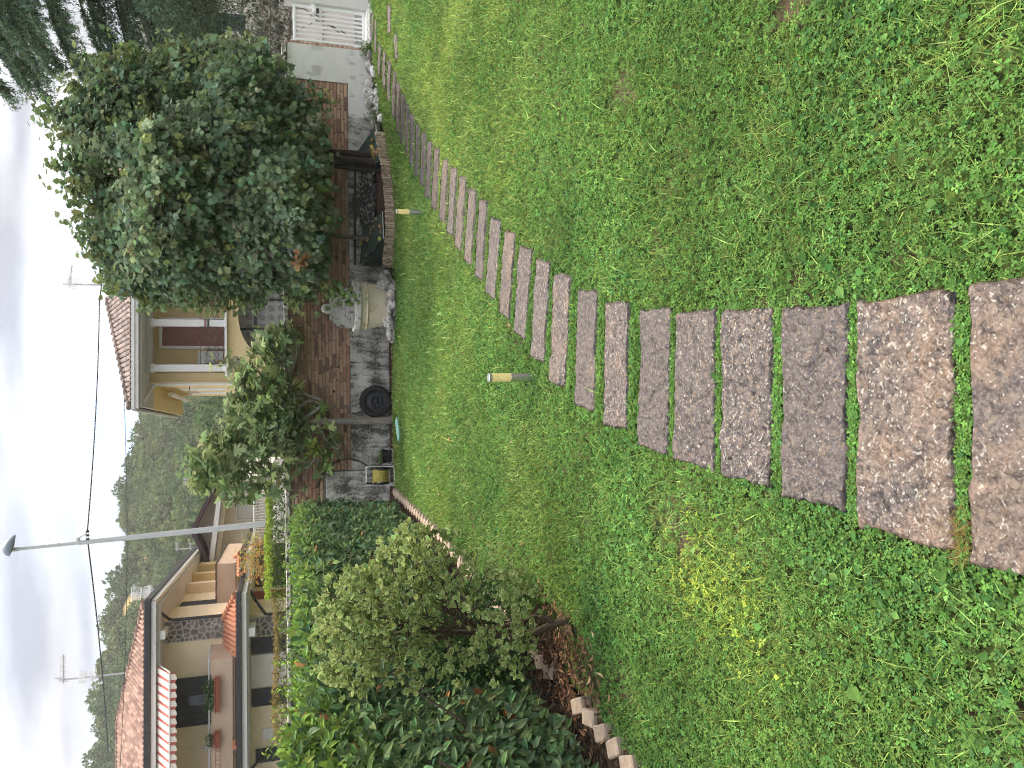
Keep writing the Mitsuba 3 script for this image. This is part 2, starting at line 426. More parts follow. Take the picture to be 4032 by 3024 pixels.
def hill_fn(p, n, uv):
    return mix((0.035, 0.055, 0.022), (0.30, 0.22, 0.10), uv.x) * (0.75 + 0.5 * fbm(p.x * 0.25, p.y * 0.25, p.z * 0.25, 4))


mat('mat_pillar_mortar', (0.46, 0.44, 0.41), 0.9, 0.2)
mat('mat_hill', proc(hill_fn), 0.95, 0.1)
mat('mat_mountain', proc(lambda p, n, uv: mix((0.03, 0.05, 0.03), (0.06, 0.08, 0.045), fbm(p.x * 0.03, p.y * 0.03, p.z * 0.05, 4))), 0.95, 0.1)

# ================================================================== the setting
def zg(x, y):
    return 0.36 * ss(3.2, 6.7, x) * ss(8.5, 14.3, y)


WALL_Y = 14.9
gx = np.unique(np.r_[-1390, -900, -300, -100, -40, np.linspace(-14, 16, 121), 40, 100, 300, 900, 1390])
gy = np.unique(np.r_[-590, -60, -15, np.linspace(-5, 14.95, 90), 15.05, 16, 20, 30, 60, 120, 300, 900, 1990])
X, Y = np.meshgrid(gx, gy, indexing='ij')
Z = np.where(Y < 15, zg(X, Y) - 0.012, 0.3)
Z = np.where((X < -4) & (Y > 15), 0.2, Z)
i, j = np.meshgrid(np.arange(len(gx) - 1), np.arange(len(gy) - 1), indexing='ij')
q = lambda a, b: (a * len(gy) + b)
F = np.stack([q(i, j), q(i + 1, j), q(i + 1, j + 1), q(i, j + 1)], -1).reshape(-1, 4)
setting('ground', (np.stack([X, Y, Z], -1).reshape(-1, 3), F), 'mat_soil', 'dark garden soil under the lawn and the land beyond the wall', smooth=True)
setting('street', box(-60, 40, 15.4, 22.5, 0.2, 0.306), 'mat_street', 'grey street behind the garden wall')

EDGE_Y = np.array([0.0, 4.2, 5.0, 5.6, 10.0, 12.1, 14.05, 14.5])
EDGE_X = np.array([-2.40, -2.33, -2.29, -2.27, -1.98, -1.95, -1.93, -1.93])


def edge_x(y):
    return np.interp(y, EDGE_Y, EDGE_X)


BACK_X = np.array([-2.0, 0.7, 0.9, 2.1, 2.2, 2.76, 4.65, 4.8, 5.6, 6.4, 9.0])
BACK_Y = np.array([14.42, 14.40, 14.05, 14.05, 14.25, 13.86, 14.16, 14.30, 14.20, 14.35, 14.6])


def lawn_inside(x, y):
    ok = (x > edge_x(y) + 0.03) & (y < np.interp(x, BACK_X, BACK_Y))
    litter = ((x + 2.15) / 0.42) ** 2 + ((y - 5.55) / 0.75) ** 2 < 1
    return ok & ~litter


# mulch strip at the foot of the wall and under the hedge
v = []
for x in np.linspace(-2.1, 0.95, 16):
    v += [[x, 14.36 + 0.04 * math.sin(x * 9), 0.004], [x, 14.9, 0.03]]
setting('mulch_strip', (np.array(v), np.array([[2 * k, 2 * k + 2, 2 * k + 3, 2 * k + 1] for k in range(15)])), 'mat_mulch', 'dark mulch at the foot of the brick wall')
v = []
for y in np.linspace(-1, 14.9, 40):
    v += [[-3.6, y, 0.10], [edge_x(y) + 0.02, y, 0.035]]
setting('hedge_bed', (np.array(v), np.array([[2 * k, 2 * k + 1, 2 * k + 3, 2 * k + 2] for k in range(39)])), 'mat_mulch', 'dark soil bed under the laurel hedge')
# ------------------------------------------------------------------ the path: slabs laid across it, one part each
SL = [(0.29, 1.24, -0.60, 1.24, 0.40), (0.30, 1.675, -0.585, 1.685, 0.43), (0.30, 2.16, -0.56, 2.17, 0.445), (0.315, 2.62, -0.51, 2.645, 0.41), (0.34, 3.085, -0.47, 3.12, 0.42), (0.375, 3.54, -0.44, 3.58, 0.42)]
FARSL = [[0.43, 3.98, -0.40, 4.04], [0.53, 4.5, -0.30, 4.55], [0.66, 4.97, -0.19, 5.08], [0.84, 5.47, -0.02, 5.61], [1.01, 5.9, 0.19, 6.09], [1.2, 6.35, 0.42, 6.58], [1.42, 6.82, 0.64, 7.04], [1.64, 7.28, 0.88, 7.54], [1.94, 7.76, 1.11, 8.0],
         [2.16, 8.21, 1.36, 8.49], [2.42, 8.67, 1.6, 8.97], [2.65, 9.14, 1.86, 9.41], [2.89, 9.61, 2.11, 9.86], [3.18, 10.13, 2.39, 10.39], [3.42, 10.62, 2.66, 10.87], [3.67, 11.05, 2.95, 11.3], [3.93, 11.45, 3.2, 11.75], [4.2, 11.80, 3.47, 12.16],
         [4.45, 12.08, 3.74, 12.52], [4.68, 12.31, 3.99, 12.84], [4.92, 12.51, 4.28, 13.08], [5.17, 12.68, 4.60, 13.25], [5.44, 12.92, 4.95, 13.46], [5.72, 13.2, 5.24, 13.66], [5.95, 13.5, 5.56, 13.92]]
for k, s in enumerate(FARSL):
    w = 0.385 if k < 16 else (0.33 if k < 18 else 0.25)
    SL.append((*s, w))
SL += [(6.45, 13.66, 6.02, 14.0, 0.26), (6.22, 12.56, 5.80, 12.74, 0.28), (5.66, 12.33, 5.26, 12.44, 0.2), (6.75, 14.0, 6.35, 14.25, 0.3)]
path = num('path')
pb = []
v = []
pc = [((s[0] + s[2]) / 2, (s[1] + s[3]) / 2, nrm(np.array([s[0] - s[2], s[1] - s[3]]))) for s in SL[:31]]
for cx, cy, d in pc:
    for t in (-0.44, 0.44):
        px, py = cx + d[0] * t, cy + d[1] * t
        v.append([px, py, zg(px, py) - 0.004])
scene[path] = mikit.ply((np.array(v), np.array([[2 * k, 2 * k + 1, 2 * k + 3, 2 * k + 2] for k in range(len(pc) - 1)])), 'mat_soil')
labels[path] = {'label': 'curving garden path of rough stone slabs across the lawn', 'kind': 'structure'}
SLABS = []
for k, (xr, yr, xl, yl, w) in enumerate(SL):
    kr = np.random.default_rng(100 + k)
    c = np.array([(xr + xl) / 2, (yr + yl) / 2])
    d = nrm(np.array([xr - xl, yr - yl]))
    L = math.hypot(xr - xl, yr - yl)
    nx, ny = (88, 46) if k < 7 else ((50, 26) if k < 14 else (28, 14))
    a, b = np.meshgrid(np.linspace(-1, 1, nx), np.linspace(-1, 1, ny), indexing='ij')
    # wavy, slightly crooked outline
    ra = 1 + 0.05 * (meshkit.fbm(np.stack([b * 2 + k * 9, b * 0, b * 0 + 1], -1), 4, k) - 0.5) * np.abs(a) * (2 if L > 0.6 else 5)
    rb = 1 + 0.14 * (meshkit.fbm(np.stack([a * 3.5 + k * 5, a * 0, a * 0 + 4], -1), 4, k + 50) - 0.5) * np.abs(b) * (1 if L > 0.6 else 2.5)
    u, vv = a * ra * L / 2, b * rb * w / 2
    pn = np.array([-d[1], d[0]])
    px, py = c[0] + u * d[0] + vv * pn[0], c[1] + u * d[1] + vv * pn[1]
    P = np.stack([px, py, np.zeros_like(px)], -1)
    h = 0.026 * (meshkit.fbm(P * np.array([7, 7, 1]) + k, 5, k) - 0.5) + 0.020 * (meshkit.fbm(P * np.array([26, 26, 1]), 4, k) - 0.5)
    e = np.minimum((1 - np.abs(a)) * L / 2, (1 - np.abs(b)) * w / 2)
    h = h + 0.026 - 0.016 * (1 - ss(0, 0.022, e))
    z = zg(px, py) + h
    rim = (np.abs(a) == 1) | (np.abs(b) == 1)
    z = np.where(rim, zg(px, py) - 0.03, z)
    i, j = np.meshgrid(np.arange(nx - 1), np.arange(ny - 1), indexing='ij')
    f = np.stack([i * ny + j, (i + 1) * ny + j, (i + 1) * ny + j + 1, i * ny + j + 1], -1).reshape(-1, 4)
    m = (np.stack([px, py, z], -1).reshape(-1, 3), f)
    uv = np.repeat([[kr.uniform(), [0.35, 0.50, 0.62, 0.12, 0.22, 0.3, 0.25][k] if k < 7 else kr.uniform(0.1, 0.6)]], nx * ny, 0)
    part(path, 'slab', m, 'mat_slab', smooth=True, uv=uv)
    SLABS.append((c, d, L / 2, w / 2))


def slab_dist(x, y):
    """Distance outside the nearest slab (negative inside)."""
    best = np.full(np.shape(x), 9.0)
    for c, d, hl, hw in SLABS:
        u = (x - c[0]) * d[0] + (y - c[1]) * d[1]
        w = -(x - c[0]) * d[1] + (y - c[1]) * d[0]
        best = np.minimum(best, np.maximum(np.abs(u) - hl, np.abs(w) - hw))
    return best


# ------------------------------------------------------------------ the lawn
def lawn_points(n_per_m2, y0, y1, r):
    xs0, xs1 = -2.5, min(9.0, 0.62 * y1 + 1.3)
    y0, y1 = y0 - (0.7 if y0 > 1.1 else 0), y1 + (0.7 if y1 < 14 else 0)
    n = int((xs1 - xs0) * (y1 - y0) * n_per_m2)
    x, y = r.uniform(xs0, xs1, n), r.uniform(y0, y1, n)
    fade = np.minimum(ss(y0, y0 + 1.4, y) if y0 > 1.1 else 1.0, 1 - ss(y1 - 1.4, y1, y) if y1 < 14 else 1.0)
    ok = r.uniform(size=n) < fade
    ok &= lawn_inside(x, y) & (x < 0.62 * y + 1.2) & (slab_dist(x, y) > -0.012)
    return x[ok], y[ok]


def P3(x, y, s, seed, oct=3):
    return meshkit.fbm(np.stack([x * s, y * s, np.zeros_like(x) + seed], -1), oct, seed)


def bare(x, y):
    """0 to 1: bald or thin places of the lawn."""
    b = np.zeros_like(x)
    for cx, cy, rx, ry, a in ((1.60, 2.68, 0.10, 0.30, 0.85), (1.85, 4.45, 0.16, 0.22, 0.75), (-0.76, 3.97, 0.20, 0.14, 1.0), (-0.85, 3.72, 0.09, 0.07, 1.0), (-2.0, 4.55, 0.15, 0.5, 0.6)):
        b = np.maximum(b, a * np.exp(-((x - cx) / rx) ** 2 - ((y - cy) / ry) ** 2))
    return b


r = np.random.default_rng(11)
up = np.array([0, 0, 1.0])


def lawn_colour(x, y, base, dv, dh, warm):
    n = len(x)
    c = tint(n, base, dv * 1.25, dh, r)
    pt = P3(x, y, 1.1, 3)
    c = c * (0.70 + 0.60 * pt)[:, None] * (0.85 + 0.30 * P3(x, y, 6.0, 13))[:, None]
    g = np.clip((P3(x, y, 0.7, 8) - 0.42) * 3, 0, 1)[:, None] * warm
    c = c * (1 - g) + c * np.array([1.20, 1.08, 0.98]) * g
    yl = np.exp(-((x + 1.05) / 0.22) ** 2 - ((y - 3.45) / 0.42) ** 2)
    m = (r.uniform(size=n) < yl * 0.5)[:, None]
    return np.where(m, np.array([0.33, 0.42, 0.075]) * np.exp(r.normal(0, 0.15, (n, 1))), c)


def grass(n_per, y0, y1, h, w, T_, base, keep, mats, name=None):
    x, y = lawn_points(n_per, y0, y1, r)
    ok = r.uniform(size=len(x)) > bare(x, y)
    ok &= r.uniform(size=len(x)) < keep(x, y)
    x, y = x[ok], y[ok]
    n = len(x)
    sd = slab_dist(x, y)
    a = r.uniform(0, 2 * np.pi, n)
    lean = r.uniform(0.15, 1.15, n)
    ax = np.stack([np.cos(a) * lean, np.sin(a) * lean, np.ones(n)], -1)
    hh = h * np.exp(r.normal(0, 0.3, n)) * (0.60 + 0.6 * P3(x, y, 1.7, 21)) * (0.35 + 0.65 * ss(0.0, 0.10, sd))
    s = np.stack([w * (0.0042 + 0.00072 * np.maximum(y - 3, 0)) * np.exp(r.normal(0, 0.25, n)), hh, hh], -1)
    pos = np.stack([x, y, zg(x, y) - 0.004], -1)
    nn = nrm(np.stack([-np.cos(a), -np.sin(a), 0.3 + lean], -1))
    return scatter(T_[0], T_[1], pos, frames(ax, nn), s, lawn_colour(x, y, base, 0.25, 0.12, 0.8))


def clover(n_per, y0, y1, size, base, keep, T_=CLOVER, hmax=0.055):
    x, y = lawn_points(n_per, y0, y1, r)
    ok = r.uniform(size=len(x)) > bare(x, y)
    ok &= r.uniform(size=len(x)) < keep(x, y)
    x, y = x[ok], y[ok]
    n = len(x)
    sd = slab_dist(x, y)
    a = r.uniform(0, 2 * np.pi, n)
    nn = nrm(np.stack([r.normal(0, 0.38, n), r.normal(-0.10, 0.38, n), np.ones(n)], -1))
    ax = np.stack([np.cos(a), np.sin(a), np.zeros(n)], -1)
    ax = ax - nn * (ax * nn).sum(1, keepdims=True)
    z = zg(x, y) + r.uniform(0.004, hmax, n) * (0.35 + 0.65 * ss(0.0, 0.10, sd)) * (0.6 + 0.8 * P3(x, y, 2.3, 5))
    s = size * (1 + 0.055 * np.maximum(y - 3, 0)) * np.exp(r.normal(0, 0.25, n))
    return scatter(T_[0], T_[1], np.stack([x, y, z], -1), frames(ax, nn), np.stack([s, s, s], -1), lawn_colour(x, y, base, 0.22, 0.10, 0.5))


def clov(x, y):
    """Share of clover and other broad leaves: patches, more of it close to the terrace."""
    return np.clip(0.22 + 2.8 * (P3(x, y, 0.9, 14) - 0.42) + 0.60 * (1 - ss(2.5, 8.0, y)), 0.08, 1.0)


G1, G2, C1, C2 = (0.220, 0.335, 0.095), (0.265, 0.360, 0.120), (0.098, 0.200, 0.052), (0.064, 0.148, 0.046)
allg = lambda x, y: 1.10 - 0.72 * clov(x, y)
parts = [grass(6500, 1.0, 3.2, 0.058, 1.0, BLADE, G1, allg, 0), grass(5200, 3.2, 5.2, 0.055, 1.0, BLADE, G1, allg, 0), grass(3900, 5.2, 8.2, 0.052, 1.05, BLADE, G1, allg, 0),
         grass(4600, 8.2, 11.2, 0.052, 1.1, TRI, G1, allg, 0), grass(3600, 11.2, 14.6, 0.055, 1.2, TRI, G1, lambda x, y: 1.0 + 0 * x, 0),
         grass(230, 1.0, 6.0, 0.105, 1.3, BLADE, G1, lambda x, y: 0.3 + 0.7 * (P3(x, y, 1.3, 33) > 0.5), 0), grass(110, 6, 14.4, 0.10, 1.3, BLADE, G2, lambda x, y: 1 + 0 * x, 0)]
(gm, gc) = join(parts)
setting('grass', gm, 'mat_lawn', 'green grass blades of the lawn', kind='stuff', color=gc)
parts = [clover(5200, 1.0, 3.2, 0.0135, C1, clov), clover(4000, 3.2, 5.2, 0.0135, C1, clov), clover(2500, 5.2, 8.2, 0.0135, C1, clov), clover(1150, 8.2, 14.3, 0.0135, C1, clov)]
broad = lambda x, y: np.clip((P3(x, y, 1.6, 41) - 0.40) * 3.2, 0.05, 1)
parts += [clover(2600, 1.0, 3.2, 0.022, C2, broad, ELL4, 0.055), clover(1900, 3.2, 5.6, 0.022, C2, broad, ELL4, 0.055), clover(800, 5.6, 9.5, 0.021, C2, broad, ELL4, 0.05),
          clover(16, 1.0, 4.5, 0.040, C1, lambda x, y: 1 + 0 * x, (ELL[0] * np.array([0.75, 1, 1]), ELL[1]), 0.06)]
# clover that fills the joints between the near slabs
for k in range(0, 12):
    (c0, d0, l0, w0), (c1, d1, l1, w1) = SLABS[k], SLABS[k + 1]
    n = 420
    t = r.uniform(-0.98, 0.98, n)
    A = c0 + np.array([-d0[1], d0[0]]) * w0 + d0 * (t * l0)[:, None]
    B = c1 - np.array([-d1[1], d1[0]]) * w1 + d1 * (t * l1)[:, None]
    u = r.uniform(0.0, 1.0, n)[:, None]
    p = A * (1 - u) + B * u + r.normal(0, 0.006, (n, 2))
    nn = nrm(np.stack([r.normal(0, 0.35, n), r.normal(-0.1, 0.35, n), np.ones(n)], -1))
    a = r.uniform(0, 6.28, n)
    ax = np.stack([np.cos(a), np.sin(a), np.zeros(n)], -1)
    ax = ax - nn * (ax * nn).sum(1, keepdims=True)
    parts.append(scatter(CLOVER[0], CLOVER[1], np.c_[p, r.uniform(0.006, 0.022, n) + zg(p[:, 0], p[:, 1])], frames(ax, nn), np.full(n, 0.0125), lawn_colour(p[:, 0], p[:, 1], C1, 0.25, 0.1, 0.4)))
(cm, cc) = join(parts)
setting('clover', cm, 'mat_lawn', 'clover and small broad leaves growing through the lawn', kind='stuff', color=cc)
# thin grass in the joints
parts = []
for k in range(0, 28):
    (c0, d0, l0, w0), (c1, d1, l1, w1) = SLABS[k], SLABS[k + 1]
    n = 260 if k < 14 else 120
    t = r.uniform(-1, 1, n)
    A = c0 + np.array([-d0[1], d0[0]]) * w0 + d0 * (t * l0)[:, None]
    B = c1 - np.array([-d1[1], d1[0]]) * w1 + d1 * (t * l1)[:, None]
    u = r.uniform(0, 1, n)[:, None]
    p = A * (1 - u) + B * u
    a = r.uniform(0, 6.28, n)
    le = r.uniform(0.2, 0.9, n)
    hh = r.uniform(0.012, 0.036, n)
    parts.append(scatter(BLADE[0], BLADE[1], np.c_[p, zg(p[:, 0], p[:, 1])], frames(np.c_[np.cos(a) * le, np.sin(a) * le, np.ones(n)], np.c_[-np.cos(a), -np.sin(a), le + 0.3]), np.c_[np.full(n, 0.004 + 0.00025 * k), hh, hh],
                         tint(n, (0.10, 0.18, 0.035), 0.3, 0.2, r)))
# the dry tuft at the end of the nearest joint
n = 260
p = np.c_[r.normal(-0.50, 0.045, n), r.normal(1.93, 0.02, n)]
a = r.uniform(0, 6.28, n)
le = r.uniform(0.3, 1.3, n)
hh = r.uniform(0.03, 0.07, n)
parts.append(scatter(BLADE[0], BLADE[1], np.c_[p, np.zeros(n)], frames(np.c_[np.cos(a) * le, np.sin(a) * le, np.ones(n)], np.c_[-np.cos(a), -np.sin(a), le + 0.3]), np.c_[np.full(n, 0.003), hh, hh], tint(n, (0.22, 0.16, 0.06), 0.25, 0.1, r)))
(gm, gc) = join(parts)
setting('joint_grass', gm, 'mat_lawn', 'short grass growing in the joints between the path slabs', kind='stuff', color=gc)

# ================================================================== the brick wall
wall = thing('garden_wall', 'long brick garden wall with black-stained concrete base and rough coping', 'wall')
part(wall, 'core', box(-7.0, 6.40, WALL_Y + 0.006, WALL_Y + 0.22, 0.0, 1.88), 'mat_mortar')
base = trimesh.util.concatenate([box(-1.60, 5.11, WALL_Y - 0.035, WALL_Y + 0.004, -0.1, 0.752, 0.008), box(-1.60, 5.11, WALL_Y - 0.048, WALL_Y - 0.037, 0.725, 0.760, 0.004)])
part(wall, 'base', base, 'mat_stained', label='grey concrete base streaked with black mould')
part(wall, 'base_block', box(-7.0, -1.62, WALL_Y - 0.04, WALL_Y + 0.004, -0.1, 1.235, 0.01), 'mat_stained', label='taller grey concrete block behind the hose reel')
cop = []
x = -7.0
while x < 6.3:
    L = min(rng.uniform(0.9, 1.5), 6.38 - x)
    cop.append(rough(box(x + 0.006, x + L - 0.006, WALL_Y - 0.05, WALL_Y + 0.27, 1.885, 1.955 + rng.uniform(0, 0.02), 0.012).subdivide().subdivide(), 0.008, 7, int(x * 10) % 97))
    x += L
for m in cop:
    part(wall, 'coping_stone', m, 'mat_coping', smooth=40)
part(wall, 'new_plaster', wallprism([(5.11, 0.0), (6.40, 0.0), (6.40, 1.86), (5.745, 1.86), (5.745, 0.748), (5.11, 0.748)], WALL_Y - 0.030, WALL_Y + 0.004), 'mat_new_plaster', label='pale new plaster beside the gate')
part(wall, 'pier_cap', rough(box(5.70, 6.42, WALL_Y - 0.07, WALL_Y + 0.29, 1.865, 1.90, 0.01).subdivide().subdivide(), 0.006, 9, 3), 'mat_coping', smooth=40)
bricks = []
CO = 0.0652
for row in range(17):
    z0 = 0.768 + row * CO
    x = -7.0 + (0.13 if row % 2 else 0.0) + rng.uniform(-0.02, 0.02)
    while x < 5.74:
        L = 0.248 if rng.uniform() > 0.12 else rng.uniform(0.12, 0.2)
        a, b = x + rng.uniform(-0.003, 0.003), min(x + L, 5.74)
        if a < -0.53 < b - 0.02:
            b = -0.535
        if a < -0.43 and a > -0.535:
            a = -0.43
        x += L + 0.011
        if b - a < 0.05 or (b < -1.60 and z0 < 1.235):
            continue
        if a < -1.60 and z0 < 1.235:
            a = -1.60
        bricks.append((a, b, z0 + rng.uniform(-0.002, 0.002), z0 + CO - 0.011 + rng.uniform(-0.003, 0.003), rng.uniform(0.004, 0.013)))
    bricks.append((-0.528, -0.437, z0, z0 + CO - 0.009, rng.uniform(0.006, 0.014)))


def brick_rank(b):
    x, z = (b[0] + b[1]) / 2, b[2]
    hidden = (1.75 < x < 5.0 and z > 1.08) or (x < -1.9) or (x > 0.2 and x < 1.75 and z > 1.5) or (x < -0.1 and x > -1.7 and z > 1.75)
    return hidden, abs(x)


bricks.sort(key=brick_rank)
rest, ruv = [], []
for k, (a, b, z0, z1, pr) in enumerate(bricks):
    m = box(a, b, WALL_Y - pr, WALL_Y + 0.05, z0, z1, 0.006)
    m.vertices[:, 0] += rng.normal(0, 0.0015, len(m.vertices))
    m.vertices[:, 2] += rng.normal(0, 0.0015, len(m.vertices))
    u = np.repeat([[rng.uniform(), rng.uniform()]], len(m.vertices), 0)
    if k < 300:
        part(wall, 'brick', m, 'mat_brick', uv=u)
    else:
        rest.append(m)
        ruv.append(u)
part(wall, 'brickwork', cat(*rest), 'mat_brick', uv=np.vstack(ruv), stuff=True)
# weep holes left in the bricks: short dark pipes
for hx, hz in ((-0.11, 1.07), (-0.10, 1.075), (0.36, 0.985), (0.36, 1.11), (2.43, 1.00)):
    part(wall, 'weep_hole', tube([[hx, WALL_Y - 0.016, hz], [hx, WALL_Y + 0.02, hz]], 0.020, 10), 'mat_black')

# the wall on the far side of the gate
rw = thing('gate_side_wall', 'grey plastered wall to the right of the white gate', 'wall')
part(rw, 'plaster', box(7.17, 10.5, WALL_Y - 0.06, WALL_Y + 0.2, 0.0, 1.92, 0.01), 'mat_new_plaster')
part(rw, 'cap', box(7.15, 10.5, WALL_Y - 0.09, WALL_Y + 0.24, 1.923, 1.985, 0.01), 'mat_coping')
qs = []
for k in range(16):
    z = 0.44 + k * 0.092
    m = box(6.405, 6.452 + rng.uniform(-0.008, 0.012), WALL_Y - 0.02, WALL_Y + 0.16, z, z + 0.078 + rng.uniform(-0.006, 0.004), 0.010)
    part(wall, 'jamb_brick', m, 'mat_brick', uv=np.repeat([[rng.uniform(), rng.uniform(0, 0.6)]], len(m.vertices), 0))

# ------------------------------------------------------------------ the white gate
gt = thing('garden_gate', 'white metal bar gate with lock box between two walls', 'gate')
GX0, GX1, GZ0, GZ1, GY = 6.47, 7.14, 0.415, 1.745, WALL_Y - 0.01
part(gt, 'frame', cat(box(GX0, GX0 + 0.045, GY, GY + 0.04, GZ0, GZ1, 0.004), box(GX1 - 0.045, GX1, GY, GY + 0.04, GZ0, GZ1, 0.004),
                      box(GX0 + 0.047, GX1 - 0.047, GY, GY + 0.04, GZ1 - 0.05, GZ1, 0.004), box(GX0 + 0.047, GX1 - 0.047, GY, GY + 0.04, GZ0, GZ0 + 0.05, 0.004)), 'mat_white_metal')
for k in range(6):
    x = GX0 + 0.045 + (k + 1) * (GX1 - GX0 - 0.09) / 7
    part(gt, 'bar', box(x - 0.016, x + 0.016, GY + 0.006, GY + 0.034, GZ0 + 0.052, GZ1 - 0.052, 0.003), 'mat_white_metal')
lk = part(gt, 'lock_box', cat(box(GX1 - 0.135, GX1 - 0.01, GY - 0.045, GY - 0.003, 1.33, 1.40, 0.006), box(GX1 - 0.02, GX1 + 0.03, GY - 0.03, GY - 0.004, 1.35, 1.42, 0.004)), 'mat_white_metal')
part(lk, 'lock_plate', box(GX1 - 0.15, GX1 - 0.055, GY - 0.056, GY - 0.047, 1.275, 1.327, 0.004), 'mat_black')
part(lk, 'handle', tube(spline([[GX1 - 0.10, GY - 0.05, 1.262], [GX1 - 0.07, GY - 0.07, 1.25], [GX1 - 0.02, GY - 0.07, 1.25], [GX1 - 0.005, GY - 0.04, 1.275]], 12), 0.006, 6), 'mat_steel', smooth=True)
for z in (1.70, 0.55):
    part(gt, 'hinge', tube([[GX0 - 0.012, GY + 0.0, z], [GX0 - 0.012, GY + 0.0, z + 0.09]], 0.014, 10), 'mat_white_metal', smooth=40)
part(gt, 'sill', box(6.46, 7.16, WALL_Y - 0.10, WALL_Y + 0.18, 0.30, 0.395, 0.008), 'mat_new_plaster')
th = num('threshold')
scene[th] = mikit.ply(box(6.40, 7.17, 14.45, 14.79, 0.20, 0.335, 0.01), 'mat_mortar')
labels[th] = {'label': 'threshold of small grey paving blocks before the gate', 'kind': 'structure'}
for k in range(6):
    x = 6.415 + k * 0.124
    part(th, 'paving_block', rough(box(x, x + 0.112, 14.46, 14.78, 0.30, 0.385, 0.018).subdivide(), 0.006, 12, k), 'mat_grey_stone', smooth=50)

# ------------------------------------------------------------------ rocks by the gate
RK = [((6.22, 14.60, 0.36), (0.10, 0.09, 0.085), 'small pale round stone nearest the gate at the foot of the plaster'), ((5.98, 14.62, 0.37), (0.15, 0.10, 0.085), 'pale oval stone lying between two small stones under the plaster wall'),
      ((5.86, 14.46, 0.31), (0.12, 0.08, 0.07), 'flat white stone at the lawn side of the rock row'), ((5.66, 14.62, 0.37), (0.11, 0.10, 0.10), 'brownish broken rock in the middle of the rock row'),
      ((5.48, 14.60, 0.39), (0.12, 0.11, 0.12), 'light grey craggy rock beside the dark one'), ((5.33, 14.62, 0.36), (0.13, 0.11, 0.11), 'dark grey rock in the row under the plaster wall'),
      ((5.08, 14.62, 0.36), (0.13, 0.11, 0.12), 'pointed grey rock with dark flecks at the left of the row'), ((4.92, 14.62, 0.30), (0.12, 0.10, 0.07), 'flat tan rock by the green sheet'), ((4.93, 14.22, 0.20), (0.10, 0.08, 0.09), 'white rock standing alone at the lawn edge by the log edging')]
for k, (c, s, lab) in enumerate(RK):
    m = rock(c, s, 40 + k)
    kk = thing('rock', lab, 'rock', 'rocks along the foot of the wall by the gate')
    scene[kk] = mikit.ply(m, 'mat_white_stone' if k in (2, 8) else 'mat_rock', uv=np.repeat([[rng.uniform(), 1.0 if k in (3, 7) else 0.15]], len(m.vertices), 0), smooth=True)
gr = []
for k in range(130):
    gr.append(rock((rng.normal(5.28, 0.16), rng.normal(14.36, 0.06), 0.24 + abs(rng.normal(0, 0.045))), rng.uniform(0.014, 0.034, 3), 300 + k, 1))
for k in range(60):
    gr.append(rock((rng.normal(6.98, 0.12), rng.normal(14.24, 0.07), 0.34 + abs(rng.normal(0, 0.03))), rng.uniform(0.014, 0.030, 3), 600 + k, 1))
setting('gravel', cat(*gr), 'mat_white_stone', 'small white stones heaped at the foot of the rocks', kind='stuff')

# ------------------------------------------------------------------ log edging with its green covers
le = thing('log_edging', 'low log palisade edging the bed under the big maple', 'edging')
PL = [np.array([4.66, 14.20]), np.array([2.78, 13.90]), np.array([2.20, 14.42])]
for a, b in ((PL[0], PL[1]), (PL[1], PL[2])):
    n = int(np.linalg.norm(b - a) / 0.0425)
    for k in range(n):
        p = a + (b - a) * (k + 0.5) / n
        z = zg(p[0], p[1])
        h = 0.205 + rng.uniform(-0.008, 0.008)
        m = tube([[p[0], p[1], z - 0.05], [p[0] + rng.normal(0, 0.002), p[1], z + h - 0.006], [p[0], p[1], z + h]], [0.0202, 0.0192, 0.013], 8)
        kk = num(f'{le}__log')
        scene[kk] = mikit.ply(m, 'mat_log', uv=np.repeat([[rng.uniform(0, 1), rng.uniform()]], len(m.vertices), 0))


def sheet(c, t=0.012):
    c = np.asarray(c, float)
    n = nrm(np.cross(c[1] - c[0], c[3] - c[0]))
    v = np.vstack([c, c - n * t])
    return M(v, [[0, 1, 2], [0, 2, 3], [4, 6, 5], [4, 7, 6], [0, 4, 5], [0, 5, 1], [1, 5, 6], [1, 6, 2], [2, 6, 7], [2, 7, 3], [3, 7, 4], [3, 4, 0]])


gs = thing('green_cover', 'dark green sloping cover with fallen leaves to the right of the maple trunks', 'cover', 'green covers behind the log edging')
part(gs, 'panel', sheet([(4.78, 14.24, 0.305), (4.14, 14.14, 0.252), (3.90, 14.80, 0.44), (4.30, 14.84, 0.68)]), 'mat_green_sheet')
part(gs, 'edge_strip', tube([(4.79, 14.222, 0.315), (4.13, 14.122, 0.262)], 0.010, 6), 'mat_grey_stone')
part(gs, 'side', sheet([(4.13, 14.16, 0.24), (4.13, 14.17, 0.06), (3.86, 14.80, 0.06), (3.89, 14.81, 0.425)]), 'mat_green_sheet')
gs2 = thing('green_cover', 'dark green sloping cover with fallen leaves at the left end of the log edging', 'cover', 'green covers behind the log edging')
part(gs2, 'panel', sheet([(3.14, 13.99, 0.235), (2.66, 13.99, 0.215), (2.27, 14.66, 0.58), (3.02, 14.80, 0.50)]), 'mat_green_sheet')
part(gs2, 'edge_strip', tube([(3.15, 13.972, 0.245), (2.65, 13.972, 0.225)], 0.010, 6), 'mat_grey_stone')
part(gs2, 'side', sheet([(2.65, 14.0, 0.20), (2.255, 14.67, 0.55), (2.255, 14.67, 0.05), (2.55, 14.2, 0.05)]), 'mat_green_sheet')
LEAFC = [(0.45, 0.28, 0.13), (0.30, 0.15, 0.07), (0.55, 0.40, 0.20), (0.36, 0.33, 0.08)]


